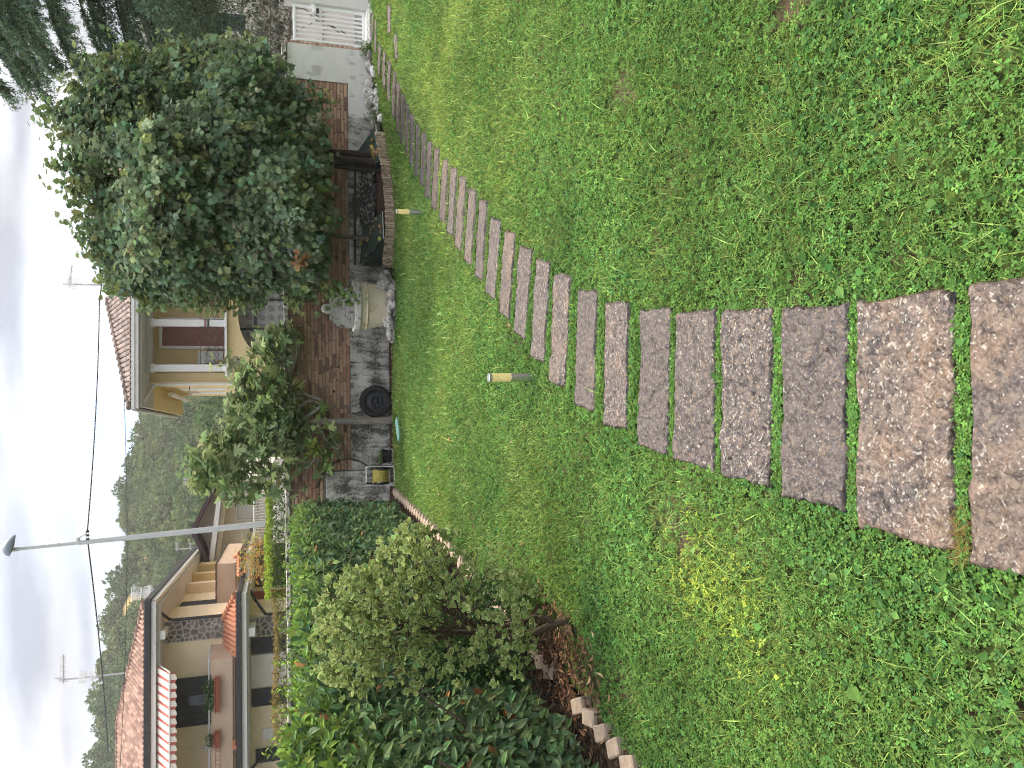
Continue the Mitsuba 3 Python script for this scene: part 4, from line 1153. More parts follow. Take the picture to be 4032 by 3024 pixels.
def crown(n, r, face):
    p, dist = in_poly(CROWN, n, r)
    half = 2.0 * np.sqrt(np.clip(dist / 1.9, 0, 1)) + 0.15
    lump = meshkit.fbm(np.c_[p[:, 0] * 0.95, p[:, 1] * 1.05, p[:, 0] * 0 + 3], 3, 8)
    lump = 0.50 + 1.0 * (lump - 0.5) * 1.9
    y = CZ[1] + (-half if face < 0 else half) * np.clip(0.45 + 0.75 * lump, 0.15, 1.15)
    if face == 0:
        y = CZ[1] + half * r.uniform(-0.75, 0.75, n)
    return np.c_[p[:, 0], y + 0.15 * r.normal(size=n), p[:, 1]]


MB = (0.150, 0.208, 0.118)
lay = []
for face, n, per, base in ((-1, 2400, 12, MB), (0, 900, 9, (0.09, 0.13, 0.055)), (1, 520, 8, MB)):  # inner layer gets a darker green: crown shade put into the leaf colour
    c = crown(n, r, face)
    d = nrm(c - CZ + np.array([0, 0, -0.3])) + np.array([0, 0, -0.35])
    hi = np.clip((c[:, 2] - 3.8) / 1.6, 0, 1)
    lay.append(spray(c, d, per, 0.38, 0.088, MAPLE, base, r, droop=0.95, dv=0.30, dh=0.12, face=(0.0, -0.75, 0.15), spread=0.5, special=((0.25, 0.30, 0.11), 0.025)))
# shoots that stand free of the top and sides
tips = []
for x, z in ((4.42, 6.02), (3.98, 5.80), (3.5, 5.82), (2.72, 5.40), (2.0, 5.28), (1.45, 5.05), (4.9, 5.5), (5.3, 5.25), (5.5, 4.7), (1.2, 4.3), (1.15, 3.6), (1.2, 2.7), (1.25, 1.9), (5.85, 3.0), (5.7, 3.9), (3.1, 5.62), (2.35, 5.45), (1.1, 3.1), (1.42, 1.28), (5.0, 1.62)):
    k = 26
    x, z = 3.55 + (x - 3.55) * 0.90, (z if z < 3 else 3 + (z - 3) * 0.86)
    tips.append(spray(np.c_[np.full(k, x) + r.normal(0, 0.10, k), 13.6 + r.normal(0, 0.25, k), z - np.abs(r.normal(0, 0.26, k))], np.tile([0, 0, 1.0], (k, 1)) + r.normal(0, 0.3, (k, 3)), 5, 0.3, 0.085, MAPLE, (0.15, 0.20, 0.085), r, droop=0.5, face=(0, -0.5, 0)))
k = 9
rust = spray(np.c_[1.98 + r.normal(0, 0.10, k), 12.45 + r.normal(0, 0.1, k), 1.72 + r.normal(0, 0.05, k)], r.normal(size=(k, 3)), 6, 0.15, 0.08, MAPLE, (0.27, 0.16, 0.085), r, face=(0, -0.5, 0))
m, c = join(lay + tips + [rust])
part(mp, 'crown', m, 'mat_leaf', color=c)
ms = []
for px, py, top, rad in ((4.30, 14.45, (4.6, 13.9, 3.6), 0.070), (4.16, 14.40, (3.6, 13.8, 4.2), 0.085), (4.04, 14.45, (3.0, 14.0, 3.2), 0.060)):
    q = spline([(px, py, 0.0), (px - 0.01, py, 0.8), (px * 0.98 + top[0] * 0.02, py - 0.02, 1.4), ((px + top[0]) / 2, (py + top[1]) / 2, 2.3), top], 18)
    ms.append(tube(q, np.linspace(rad, rad * 0.35, 18), 10))
    for k in range(9):
        i = r.integers(8, 17)
        ms.append(tube(*branch(q[i], (r.normal(0, 1), r.normal(-0.3, 0.8), r.uniform(0.1, 0.9)), r.uniform(0.9, 1.9), 0.022, r), 6))
bm, bc = bark(ms, (0.042, 0.034, 0.030), r)
part(mp, 'trunk', bm, 'mat_bark_vertex', smooth=True, color=bc)
# slim second tree standing in the left cover
st2 = thing('slim_tree', 'slim grey tree trunk rising through the left green cover', 'tree')
q = spline([(2.74, 14.50, 0.0), (2.75, 14.5, 0.7), (2.79, 14.48, 1.3), (2.86, 14.4, 2.2), (2.7, 14.2, 3.4)], 16)
ms = [tube(q, np.linspace(0.050, 0.02, 16), 9)]
for k in range(7):
    ms.append(tube(*branch(q[r.integers(7, 15)], (r.normal(0, 1), r.normal(-0.3, 0.7), r.uniform(0.2, 0.9)), r.uniform(0.6, 1.2), 0.012, r), 5))
bm, bc = bark(ms, (0.13, 0.115, 0.10), r)
part(st2, 'trunk', bm, 'mat_bark_vertex', smooth=True, color=bc)
k = 90
m, c = join([spray(np.array([2.75, 14.3, 2.9]) + r.normal(0, 1, (k, 3)) * np.array([0.5, 0.35, 0.6]), r.normal(size=(k, 3)), 8, 0.35, 0.12, MAPLE, MB, r, droop=0.7, face=(0, -0.6, 0))])
part(st2, 'crown', m, 'mat_leaf', color=c)

# ------------------------------------------------------------------ the fig tree
r = np.random.default_rng(61)
fg = thing('fig_tree', 'fig tree with grey trunk and big lobed leaves against the brick wall', 'tree')
q = spline([(-0.66, 14.62, -0.02), (-0.665, 14.62, 0.25), (-0.66, 14.61, 0.9), (-0.655, 14.60, 1.45), (-0.66, 14.58, 1.68)], 16)
ms = [tube(q, np.r_[0.085, 0.074, np.linspace(0.066, 0.056, 14)], 12)]
top = q[-1]
twigs = []
LIMBS = [[top, (-0.45, 14.5, 1.75), (-0.28, 14.45, 1.58), (-0.33, 14.4, 1.36)], [top, (-0.5, 14.5, 1.50), (-0.30, 14.45, 1.30), (-0.10, 14.45, 1.72), (0.22, 14.45, 1.95), (0.50, 14.45, 2.15)], [top, (-0.38, 14.55, 1.95), (0.0, 14.5, 2.0), (0.45, 14.45, 1.82), (0.75, 14.4, 1.98)],
         [top, (-0.75, 14.5, 2.1), (-0.95, 14.5, 2.7), (-1.0, 14.5, 3.3)], [top, (-0.9, 14.4, 1.7), (-1.3, 14.35, 1.85), (-1.6, 14.3, 2.2)], [top, (-0.6, 14.6, 2.2), (-0.5, 14.6, 2.8)], [top, (-0.3, 14.6, 2.2), (0.2, 14.6, 2.6), (0.55, 14.55, 2.8)],
         [top, (-0.95, 14.35, 1.5), (-1.25, 14.3, 1.45), (-1.5, 14.3, 1.75)], [(-0.662, 14.6, 1.40), (-0.85, 14.4, 1.32), (-1.05, 14.35, 1.20), (-1.15, 14.3, 1.02)], [top, (-1.0, 14.5, 2.0), (-1.5, 14.5, 2.6), (-1.7, 14.5, 3.2)], [top, (0.1, 14.5, 1.9), (0.75, 14.45, 1.75), (1.0, 14.4, 1.9)]]
for L in LIMBS:
    p = spline(L, 18)
    ms.append(tube(p, np.linspace(0.034, 0.012, 18), 8))
    for k in range(5):
        i = r.integers(7, 18)
        b, rr = branch(p[i], (r.normal(0, 0.8), r.normal(-0.3, 0.6), r.uniform(0.2, 1.2)), r.uniform(0.3, 0.6), 0.010, r)
        ms.append(tube(b, rr, 5))
        twigs.append(b[-1])
bm, bc = bark(ms, (0.22, 0.205, 0.185), r)
part(fg, 'trunk', bm, 'mat_bark_vertex', smooth=True, color=bc)
FC = [(-1.95, 2.3), (-1.98, 2.9), (-1.78, 3.45), (-1.55, 3.72), (-1.1, 3.66), (-0.88, 3.3), (-0.75, 2.95), (-0.35, 2.95), (-0.1, 2.72), (0.15, 2.95), (0.45, 2.78), (0.62, 2.42), (0.98, 2.38), (1.15, 2.0), (0.95, 1.72), (0.5, 1.98), (0.15, 2.05), (-0.1, 1.85), (-0.45, 1.8), (-0.75, 1.62), (-1.0, 1.72), (-1.35, 1.85), (-1.8, 2.02)]
p, dist = in_poly(FC, 330, r)
c0 = np.c_[p[:, 0], 14.45 + r.uniform(-0.7, 0.55, 330) * np.clip(dist / 0.3, 0.3, 1), p[:, 1]]
low = np.array([(-1.15, 14.25, 1.45), (-1.05, 14.25, 1.52), (-1.25, 14.3, 1.5), (-0.95, 14.25, 1.42), (-1.15, 14.25, 1.32), (-1.35, 14.3, 1.38), (-1.5, 14.3, 1.62), (-0.42, 14.45, 1.48), (-0.38, 14.45, 1.38), (-0.9, 14.4, 1.2), (-1.02, 14.4, 1.15), (-1.2, 14.4, 1.08), (-0.85, 14.4, 1.28), (-1.3, 14.35, 1.12), (-1.45, 14.35, 1.28)])
b0 = (0.205, 0.270, 0.125)
lay = [spray(np.vstack([c0, np.array(twigs)]), np.array([0, -0.1, 0.8]) + r.normal(0, 0.5, (330 + len(twigs), 3)), 5, 0.24, 0.165, FIG, b0, r, droop=0.35, dv=0.24, dh=0.10, face=(0, -0.45, 0.2), spread=0.35, special=((0.28, 0.34, 0.10), 0.04)),
       spray(low, np.array([0, -0.1, 0.3]) + r.normal(0, 0.5, (len(low), 3)), 4, 0.15, 0.165, FIG, (0.17, 0.25, 0.09), r, droop=0.5, face=(0, -0.7, 0)),
       spray(np.array([(-1.1, 14.2, 1.40), (-1.2, 14.2, 1.47), (-1.02, 14.2, 1.48)]), r.normal(size=(3, 3)), 4, 0.15, 0.16, FIG, (0.26, 0.34, 0.09), r, droop=0.5, face=(0, -0.7, 0))]
m, c = join(lay)
part(fg, 'crown', m, 'mat_leaf', color=c)

# ------------------------------------------------------------------ cedar on the right, dark shrub under it
r = np.random.default_rng(71)
cd = thing('cedar_tree', 'tall blue-green cedar with drooping branches at the right', 'tree')
tr = np.array([12.6, 23.0, 0.3])
ms = [tube(spline([tr, tr + [0.05, 0, 3], tr + [0, 0.1, 7], tr + [0.1, 0, 13]], 14), np.linspace(0.30, 0.07, 14), 12)]
fol = []
for k in range(74):
    z = 3.4 + 8.8 * (k / 73) + r.normal(0, 0.15)
    a = math.pi + (r.uniform(-1.15, 1.25) if k % 5 else r.uniform(-math.pi, math.pi))
    L = (5.3 - 0.22 * max(z - 7.5, 0)) * r.uniform(0.72, 1.02) * (1.0 if z > 5 else 0.85)
    d = np.array([math.cos(a), math.sin(a), 0])
    sag = r.uniform(0.5, 1.0)
    b = np.array([tr + d * L * t + np.array([0, 0, z + 0.55 * math.sin(t * 2.2) - sag * 1.3 * t * t]) for t in np.linspace(0, 1, 9)])
    ms.append(tube(b, np.linspace(0.055, 0.008, 9), 6))
    m_ = int(46 * L / 4)
    t = r.uniform(0.12, 1.0, m_) ** 0.8
    side = np.array([-d[1], d[0], 0])
    for tt in t:
        i = tt * 8
        i0 = min(int(i), 7)
        p0 = b[i0] * (1 - (i - i0)) + b[i0 + 1] * (i - i0)
        sl = r.uniform(0.35, 0.95) * (1.25 - 0.6 * tt)
        sd = nrm(side * r.choice([-1, 1]) * r.uniform(0.2, 1) + d * 0.7)
        s_ = np.linspace(0, 1, 13)[:, None]
        fol.append(p0 + sd * s_ * sl + np.array([0, 0, -1]) * (s_ ** 2) * sl * r.uniform(0.45, 1.0) + r.normal(0, 0.012, (13, 3)))
fol = np.vstack(fol)
N = len(fol)
per = 5
pos = np.repeat(fol, per, 0) + r.normal(0, 0.035, (N * per, 3))
ax = r.normal(0, 0.7, (N * per, 3)) + np.array([-0.2, -0.1, -0.35])
s = 0.105 * np.exp(r.normal(0, 0.25, N * per))
m, c = join([scatter(TRI[0], TRI[1], pos, frames(ax, r.normal(0, 0.6, (N * per, 3)) + np.array([0, -0.4, 0.8])), np.c_[s * 0.30, s, s], np.repeat(tint(N, (0.115, 0.175, 0.110), 0.35, 0.12, r), per, 0))])
part(cd, 'foliage', m, 'mat_leaf', color=c)
bm, bc = bark(ms, (0.055, 0.045, 0.04), r)
part(cd, 'trunk', bm, 'mat_bark_vertex', smooth=True, color=bc)

ol = thing('dark_shrub', 'tall dense twiggy dark evergreen behind the gate under the cedar', 'shrub')
n = 2600
d = nrm(r.normal(size=(n, 3)))
p = np.array([8.1, 18.8, 2.75]) + d * np.array([2.1, 0.8, 1.75]) * ((1 - r.beta(1, 2.6, n) * 0.7) * (0.85 + 0.35 * meshkit.fbm(d * 2 + 9, 3, 2)))[:, None]
m, c = join([spray(p, d * 0.6 + np.array([-0.15, 0, 0.6]) + r.normal(0, 0.4, (n, 3)), 14, 0.34, 0.065, ELL4, (0.085, 0.115, 0.072), r, droop=-0.2, dv=0.35, dh=0.10, aspect=(0.32, 1), face=(0, -0.3, 0))])
part(ol, 'foliage', m, 'mat_leaf', color=c)
ms = []
for k in range(26):
    ms.append(tube(*branch((8.0 + r.normal(0, 0.4), 18.3 + r.normal(0, 0.2), 0.5), (r.normal(0, 0.7), r.normal(-0.3, 0.3), 1), r.uniform(2.2, 3.8), 0.014, r, 0.8, 10), 5))
bm, bc = bark(ms, (0.12, 0.105, 0.09), r)
part(ol, 'stem', bm, 'mat_bark_vertex', smooth=True, color=bc)


# ------------------------------------------------------------------ clipped hedge, autumn shrub and creeper beyond the wall
def leafy_box(name, label, cat_, x0, x1, y0, y1, z0, z1, n, size, base, r, young=None, bulge=0.08):
    t = thing(name, label, cat_)
    u = r.uniform(size=(n, 3))
    side = r.integers(0, 4, n)
    dp = r.beta(1, 3, n) * 0.3
    x = x0 + (x1 - x0) * u[:, 0]
    y = np.where(side == 0, y0 + (y1 - y0) * u[:, 1], y0 + dp)
    z = np.where(side == 0, z1 - dp * 0.6, z0 + (z1 - z0) * u[:, 2])
    k = bulge * 2 * (meshkit.fbm(np.c_[x * 2.2, z * 2.2, y * 0 + 1], 3, 4) - 0.5)
    y -= np.where(side == 0, 0, k)
    z += np.where(side == 0, k, 0)
    c = tint(n, base, 0.3, 0.12, r)
    if young is not None:
        yv = np.clip((z - z1 + 0.15) / 0.12, 0, 1) * (r.uniform(size=n) < 0.75)
        c = c * (1 - yv[:, None]) + yv[:, None] * tint(n, young, 0.15, 0.08, r)
    s = size * np.exp(r.normal(0, 0.2, n))
    ax = r.normal(0, 0.7, (n, 3)) + np.array([0, -0.5, 0.2])
    m, c = join([scatter(ELL4[0], ELL4[1], np.c_[x, y, z], frames(ax, r.normal(0, 0.4, (n, 3)) + np.array([0, -0.4, 0.9])), np.c_[s * 0.6, s, s], c)])
    part(t, 'foliage', m, 'mat_leaf', color=c)
    return t


r = np.random.default_rng(81)
leafy_box('clipped_hedge', 'bright yellow-green clipped hedge just behind the wall coping', 'hedge', -4.30, -1.95, 16.2, 17.0, 1.2, 2.33, 6500, 0.055, (0.085, 0.15, 0.035), r, (0.30, 0.40, 0.06))
leafy_box('creeper', 'dull green and orange creeper on the coping before the left villa', 'creeper', -7.2, -4.32, 16.2, 16.8, 1.2, 2.22, 5200, 0.05, (0.12, 0.14, 0.05), r, (0.25, 0.18, 0.07))
au = thing('autumn_shrub', 'yellow and orange leaved shrub behind the clipped hedge', 'shrub')
n = 230
d = nrm(r.normal(size=(n, 3)))
p = np.array([-3.85, 18.2, 2.58]) + d * np.array([0.62, 0.4, 0.36]) * (r.uniform(0.3, 1, (n, 1)) ** 0.5)
m, c = join([spray(p, d, 9, 0.2, 0.045, ELL4, (0.42, 0.36, 0.13), r, droop=0.1, dv=0.3, dh=0.25, aspect=(0.6, 1), special=((0.38, 0.20, 0.06), 0.3))])
part(au, 'foliage', m, 'mat_leaf', color=c)
bm, bc = bark([tube(*branch((-3.85 + r.normal(0, 0.1), 18.2, 0.3), (r.normal(0, 0.25), 0, 1), 2.3, 0.012, r), 5) for k in range(8)], (0.1, 0.08, 0.06), r)
part(au, 'stem', bm, 'mat_bark_vertex', smooth=True, color=bc)
# small wild plants at the foot of the wall by the gate
wp = thing('wild_plant', 'small grey-green wild plant growing by the white gravel and log edging', 'plant')
k = 90
m, c = join([spray(np.c_[r.normal(5.02, 0.10, k), r.normal(14.36, 0.07, k), 0.22 + np.abs(r.normal(0, 0.09, k))], np.tile([0, 0, 1.0], (k, 1)) + r.normal(0, 0.3, (k, 3)), 7, 0.16, 0.035, ELL4, (0.17, 0.22, 0.12), r, droop=0, aspect=(0.4, 1))])
part(wp, 'foliage', m, 'mat_leaf', color=c)
wp = thing('wild_plant', 'tuft of weeds at the corner of the gate threshold', 'plant')
k = 80
m, c = join([spray(np.c_[r.normal(6.36, 0.07, k), r.normal(14.62, 0.08, k), 0.34 + np.abs(r.normal(0, 0.07, k))], np.tile([0, 0, 1.0], (k, 1)) + r.normal(0, 0.4, (k, 3)), 7, 0.14, 0.05, ELL4, (0.10, 0.19, 0.05), r, droop=0, aspect=(0.25, 1))])
part(wp, 'foliage', m, 'mat_leaf', color=c)

# ================================================================== beyond the wall
class House:
    """A local frame (a along the facade, b backwards, z) and the thing that owns the parts."""

    def __init__(self, key, o, rz):
        self.k, self.o, self.rz = key, (o[0], o[1], 0), rz

    def add(self, name, m, material, smooth=False, parent=None, **kw):
        return part(parent or self.k, name, xf(m, self.o, self.rz), material, smooth=smooth, **kw)


def barrel(w, L, h, seg=6, t=0.012):
    """A half-round tile: x across, y up the slope, z up."""
    g = np.linspace(0, math.pi, seg + 1)
    p = np.c_[-np.cos(g) * w / 2, np.sin(g) * h]
    v = np.vstack([np.c_[p[:, 0], np.zeros(seg + 1), p[:, 1]], np.c_[p[:, 0] * 0.86, np.full(seg + 1, L), p[:, 1] * 0.86], np.c_[p[:, 0] * 0.8, np.zeros(seg + 1), p[:, 1] * 0.8 - t]])
    n = seg + 1
    f = []
    for k in range(seg):
        f += [[k, k + 1, n + k + 1], [k, n + k + 1, n + k], [k, 2 * n + k, 2 * n + k + 1], [k, 2 * n + k + 1, k + 1]]
    return M(v, f)


def slope_tiles(inside, a0, a1, slope_len, pitch, row, tan, z0, hgt):
    """Tiles on a slope rising from b = 0: (mesh, a, distance up the slope), those whose middle lies inside."""
    th = math.atan(tan)
    out = []
    base = barrel(pitch * 0.90, row * 1.12, hgt)
    for i in range(int(slope_len / row)):
        for a in np.arange(a0 + pitch / 2, a1, pitch):
            s = i * row
            if inside(a, (s + row / 2) * math.cos(th)):
                m = base.copy()
                m.apply_transform(trimesh.transformations.rotation_matrix(th + 0.04 + rng.normal(0, 0.006), [1, 0, 0]))
                m.apply_translation((a + rng.normal(0, 0.003), s * math.cos(th), z0 + s * math.sin(th)))
                out.append((m, a, s))
    return out


def roof_tiles(H, roof, tiles, material, rank, as_parts=True):
    tiles.sort(key=rank)
    rest, ru = [], []
    for k, (m, a, s) in enumerate(tiles):
        u = np.repeat([[rng.uniform(), rng.uniform()]], len(m.vertices), 0)
        if as_parts and k < 300:
            H.add('tile', m, material, parent=roof, uv=u)
        else:
            rest.append(m); ru.append(u)
    if rest:
        H.add('tiling', cat(*rest), material, parent=roof, uv=np.vstack(ru), stuff=True)


def ridge_caps(H, roof, p0, p1, n, r, material):
    p0, p1 = np.array(p0, float), np.array(p1, float)
    for k in range(n):
        a, b = p0 + (p1 - p0) * k / n, p0 + (p1 - p0) * (k + 1.12) / n
        m = tube([a + [0, 0, 0.03], b + [0, 0, 0.0]], [r, r * 0.85], 10)
        H.add('ridge_tile', m, material, parent=roof, smooth=40, uv=np.repeat([[rng.uniform(), rng.uniform()]], len(m.vertices), 0))


def pillar_stones(H, holder, a0, a1, z0, z1, b, n, seed):
    from scipy.spatial import Voronoi
    r = np.random.default_rng(seed)
    pts = np.c_[r.uniform(a0, a1, n), r.uniform(z0, z1, n)]
    for _ in range(3):
        mir = np.vstack([pts, pts * [-1, 1] + [2 * a0, 0], pts * [-1, 1] + [2 * a1, 0], pts * [1, -1] + [0, 2 * z0], pts * [1, -1] + [0, 2 * z1]])
        vo = Voronoi(mir)
        polys = [sg.Polygon(vo.vertices[vo.regions[vo.point_region[i]]]) for i in range(n)]
        pts = pts * 0.4 + np.array([[p.centroid.x, p.centroid.y] for p in polys]) * 0.6
    for p in polys:
        q = p.intersection(sg.box(a0, z0, a1, z1)).buffer(-0.026).buffer(-0.02).buffer(0.02, 2)
        if q.is_empty or q.geom_type != 'Polygon' or q.area < 0.002:
            continue
        m = wallprism(list(q.exterior.coords)[:-1], b - 0.035 - r.uniform(0, 0.02), b + 0.01)
        H.add('stone', m, 'mat_pillar_stone', parent=holder, uv=np.repeat([[r.uniform(), r.uniform()]], len(m.vertices), 0))


scene['mat_awning'] = {'type': 'twosided', 'bsdf': {'type': 'principled', 'roughness': 0.85, 'specular': 0.2, 'base_color': proc(lambda p, n, uv: mix(mix((0.66, 0.62, 0.55), (0.36, 0.10, 0.085), mi.Float(uv.x - dr.floor(uv.x) < 0.36)), (0.42, 0.38, 0.36), mi.Float((dr.abs(uv.x - dr.floor(uv.x) - 0.56) < 0.015) | (dr.abs(uv.x - dr.floor(uv.x) - 0.80) < 0.015))))}}


def window(H, name, a0, a1, z0, z1, b, frame_mat, glass_mat, mull=0, rails=0, t=0.045, depth=0.05):
    w = H.add(name, cat(box(a0, a1, b - depth, b, z0, z0 + t), box(a0, a1, b - depth, b, z1 - t, z1), box(a0, a0 + t, b - depth, b, z0 + t, z1 - t), box(a1 - t, a1, b - depth, b, z0 + t, z1 - t)), frame_mat)
    H.add('pane', box(a0 + t, a1 - t, b - depth * 0.5, b - depth * 0.3, z0 + t, z1 - t), glass_mat, parent=w)
    for k in range(mull):
        a = a0 + (a1 - a0) * (k + 1) / (mull + 1)
        H.add('glazing_bar', box(a - 0.014, a + 0.014, b - depth * 0.8, b - depth * 0.52, z0 + t, z1 - t), frame_mat, parent=w)
    for k in range(rails):
        z = z0 + (z1 - z0) * (k + 1) / (rails + 1)
        H.add('glazing_bar', box(a0 + t, a1 - t, b - depth * 0.9, b - depth * 0.81, z - 0.014, z + 0.014), frame_mat, parent=w)
    return w


def louvre(H, name, a0, a1, z0, z1, b, material, n=12, t=0.05, depth=0.045, plane='b'):
    def bx(x0, x1, y0, y1, za, zb):
        return box(x0, x1, y0, y1, za, zb) if plane == 'b' else box(b - (y1 - b), b - (y0 - b), x0, x1, za, zb)
    w = H.add(name, cat(bx(a0, a1, b - depth, b, z0, z0 + t), bx(a0, a1, b - depth, b, z1 - t, z1), bx(a0, a0 + t, b - depth, b, z0 + t, z1 - t), bx(a1 - t, a1, b - depth, b, z0 + t, z1 - t)), material)
    H.add('backing', bx(a0 + t, a1 - t, b - 0.012, b - 0.004, z0 + t, z1 - t), material, parent=w)
    sl = []
    for k in range(n):
        z = z0 + t + (z1 - z0 - 2 * t) * (k + 0.5) / n
        sl.append(bx(a0 + t, a1 - t, b - depth * 0.85, b - 0.014, z - (z1 - z0) / n * 0.28, z + (z1 - z0) / n * 0.28))
    H.add('slats', cat(*sl), material, parent=w, stuff=True)
    return w


# ------------------------------------------------------------------ the cream villa on the left
Lk = thing('cream_villa', 'cream two-storey villa with tiled hip roof, stone pillars and striped awning', 'house')
H = House(Lk, (-6.75, 26.6), math.radians(5))
H.add('wall', cat(box(-9.4, -1.0, 1.0, 16.0, 0.2, 5.72), box(-1.0, -0.86, 1.0, 3.6, 0.2, 5.72)), 'mat_cream_wall')
roof = H.add('roof', M([[-9.5, 0, 6.12], [0, 0, 6.12], [0, 16.2, 6.12], [-9.5, 16.2, 6.12], [-5.2, 5.2, 7.80], [-9.5, 5.2, 7.80], [-5.2, 11, 7.80], [-9.5, 11, 7.8]], [[0, 1, 4], [0, 4, 5], [1, 2, 6], [1, 6, 4], [2, 3, 7], [2, 7, 6], [4, 6, 7], [4, 7, 5]]), 'mat_brown_roof')
tan = 1.70 / 5.2
roof_tiles(H, roof, slope_tiles(lambda a, b: b < 5.1 and b < -a - 0.02, -9.0, 0, 5.4, 0.165, 0.42, tan, 6.13, 0.075), 'mat_tile', lambda t: (t[1] < -6.2, t[2]))
ridge_caps(H, roof, (0.02, -0.02, 6.16), (-5.2, 5.2, 7.84), 19, 0.085, 'mat_tile')
ridge_caps(H, roof, (-5.1, 5.2, 7.82), (-9.4, 5.2, 7.78), 13, 0.075, 'mat_tile')
H.add('gutter', cat(box(-9.5, 0.06, -0.10, 0.06, 5.97, 6.16, 0.01), box(-0.08, 0.08, 0.062, 16.2, 5.97, 6.16, 0.01)), 'mat_gutter')
H.add('fascia', cat(box(-9.5, -0.02, -0.02, 0.14, 5.83, 5.965), box(-0.14, 0.02, 0.142, 16.1, 5.83, 5.965)), 'mat_white_trim')
H.add('soffit', cat(box(-9.4, -0.14, 0.142, 1.2, 5.72, 5.828), box(-1.2, -0.142, 1.202, 16.0, 5.72, 5.828)), 'mat_soffit')
H.add('beam_end', box(-1.24, -0.98, 0.142, 0.95, 5.58, 5.718), 'mat_white_trim')
pil = H.add('pillar', box(-1.55, -0.855, 0.94, 1.2, 3.3, 5.70), 'mat_pillar_mortar', label='upper pillar clad in dark irregular stones')
pillar_stones(H, pil, -1.545, -0.86, 3.32, 5.69, 0.94, 52, 5)
pil = H.add('pillar', box(-1.62, -0.98, 0.94, 1.2, 0.3, 3.08), 'mat_pillar_mortar', label='lower pillar clad in dark irregular stones')
pillar_stones(H, pil, -1.615, -0.985, 1.6, 3.07, 0.94, 34, 6)
# awning
def awn(z_off=0):
    a0, a1 = -9.2, -2.06
    n = 120
    aa = np.linspace(a0, a1, n)
    v, uv = [], []
    for a in aa:
        sc = 0.055 * abs(math.sin(math.pi * a / 0.262))
        v += [[a, 0.16, 5.815], [a, -0.90, 5.33], [a, -0.91, 5.17 - sc]]
        uv += [[a / 0.262, 0]] * 3
    f = []
    for k in range(n - 1):
        for j in range(2):
            q0 = 3 * k + j
            f += [[q0, q0 + 3, q0 + 4], [q0, q0 + 4, q0 + 1]]
    return M(v, f), np.array(uv)
am, auv = awn()
aw = H.add('awning', am, 'mat_awning', uv=auv, label='white awning with red stripes and scalloped valance')
H.add('front_rail', box(-9.2, -2.03, -0.935, -0.915, 5.30, 5.345), 'mat_white_trim', parent=aw)
H.add('arm', tube([(-2.05, 0.30, 5.79), (-2.04, -0.85, 5.31)], 0.02, 6), 'mat_white_trim', parent=aw)
# upper window, balcony
w = H.add('window', box(-3.90, -2.72, 0.95, 0.997, 4.0, 5.62), 'mat_shutter')
H.add('pane', box(-3.62, -3.30, 0.925, 0.948, 4.1, 5.5), 'mat_glass', parent=w)
louvre(H, 'shutter', -4.28, -3.91, 4.0, 5.6, 0.995, 'mat_shutter', 16)
bal = H.add('balcony', cat(box(-9.4, -2.0, 0.0, 0.10, 3.56, 4.20), box(-9.4, -1.78, 0.102, 1.0, 3.50, 3.62)), 'mat_pink_wall')
H.add('corner', wallprism([(0, 3.56), (1.0, 3.56), (1.0, 4.26), (0, 4.22)], 0, 0.10).apply_transform(trimesh.transformations.translation_matrix((-1.995, 0.05, 0)) @ trimesh.transformations.rotation_matrix(math.radians(76), [0, 0, 1])), 'mat_pink_wall', parent=bal)
H.add('handrail', tube([(-9.4, 0.05, 4.27), (-2.0, 0.05, 4.27), (-1.74, 1.0, 4.29)], 0.03, 8), 'mat_galvanised', parent=bal, smooth=40)
for a0, a1, lab in ((-3.62, -2.50, 'long'), (-4.72, -4.18, 'short'), (-5.4, -4.4, 'empty')):
    z = 3.94
    rk = thing('flower_rack', {'long': 'metal rack on the balcony front carrying the long terracotta flower box', 'short': 'metal rack on the balcony front carrying the small flower box', 'empty': 'empty metal flower rack at the left of the balcony front'}[lab], 'rack')
    if lab == 'empty':
        a0, a1, z = -5.45, -4.78, 3.92
    R = House(rk, H.o[:2], H.rz)
    ms = [tube([(a0, -0.26, zz), (a1, -0.26, zz)], 0.009, 5) for zz in (z, z + 0.14)] + [tube([(a, -0.01, zz), (a, -0.26, zz)], 0.009, 5) for a in (a0, a1) for zz in (z, z + 0.14)] + [tube([(a, -0.26, z), (a, -0.26, z + 0.14)], 0.007, 5) for a in np.linspace(a0, a1, 6)]
    R.add('rack', cat(*ms), 'mat_terracotta')
    if lab == 'empty':
        continue
    fb = thing('flower_box', {'long': 'long terracotta flower box with bushy green plant and white flowers', 'short': 'small dark red flower box with pink flowers'}[lab], 'flower box')
    B = House(fb, H.o[:2], H.rz)
    B.add('box', box(a0 + 0.04, a1 - 0.04, -0.23, -0.04, z + 0.02, z + 0.16, 0.01), 'mat_terracotta')
    k = 170 if lab == 'long' else 45
    r = np.random.default_rng(91 + len(lab))
    c0 = np.c_[r.uniform(a0 + 0.1, a1 - 0.1, k), -0.14 + r.normal(0, 0.06, k), z + 0.22 + np.abs(r.normal(0, 0.14 if lab == 'long' else 0.09, k))]
    lm, lc = join([spray(c0, r.normal(size=(k, 3)), 7, 0.12, 0.05, ELL4, (0.07, 0.14, 0.05), r, aspect=(0.7, 1)), spray(c0[:18] + [0, -0.08, -0.05], r.normal(size=(18, 3)), 3, 0.03, 0.035, ELL4, (0.75, 0.72, 0.70) if lab == 'long' else (0.55, 0.12, 0.18), r, aspect=(0.9, 1))])
    lv = xf(M(*lm), H.o, H.rz)
    part(fb, 'plant', lv, 'mat_leaf', color=lc)
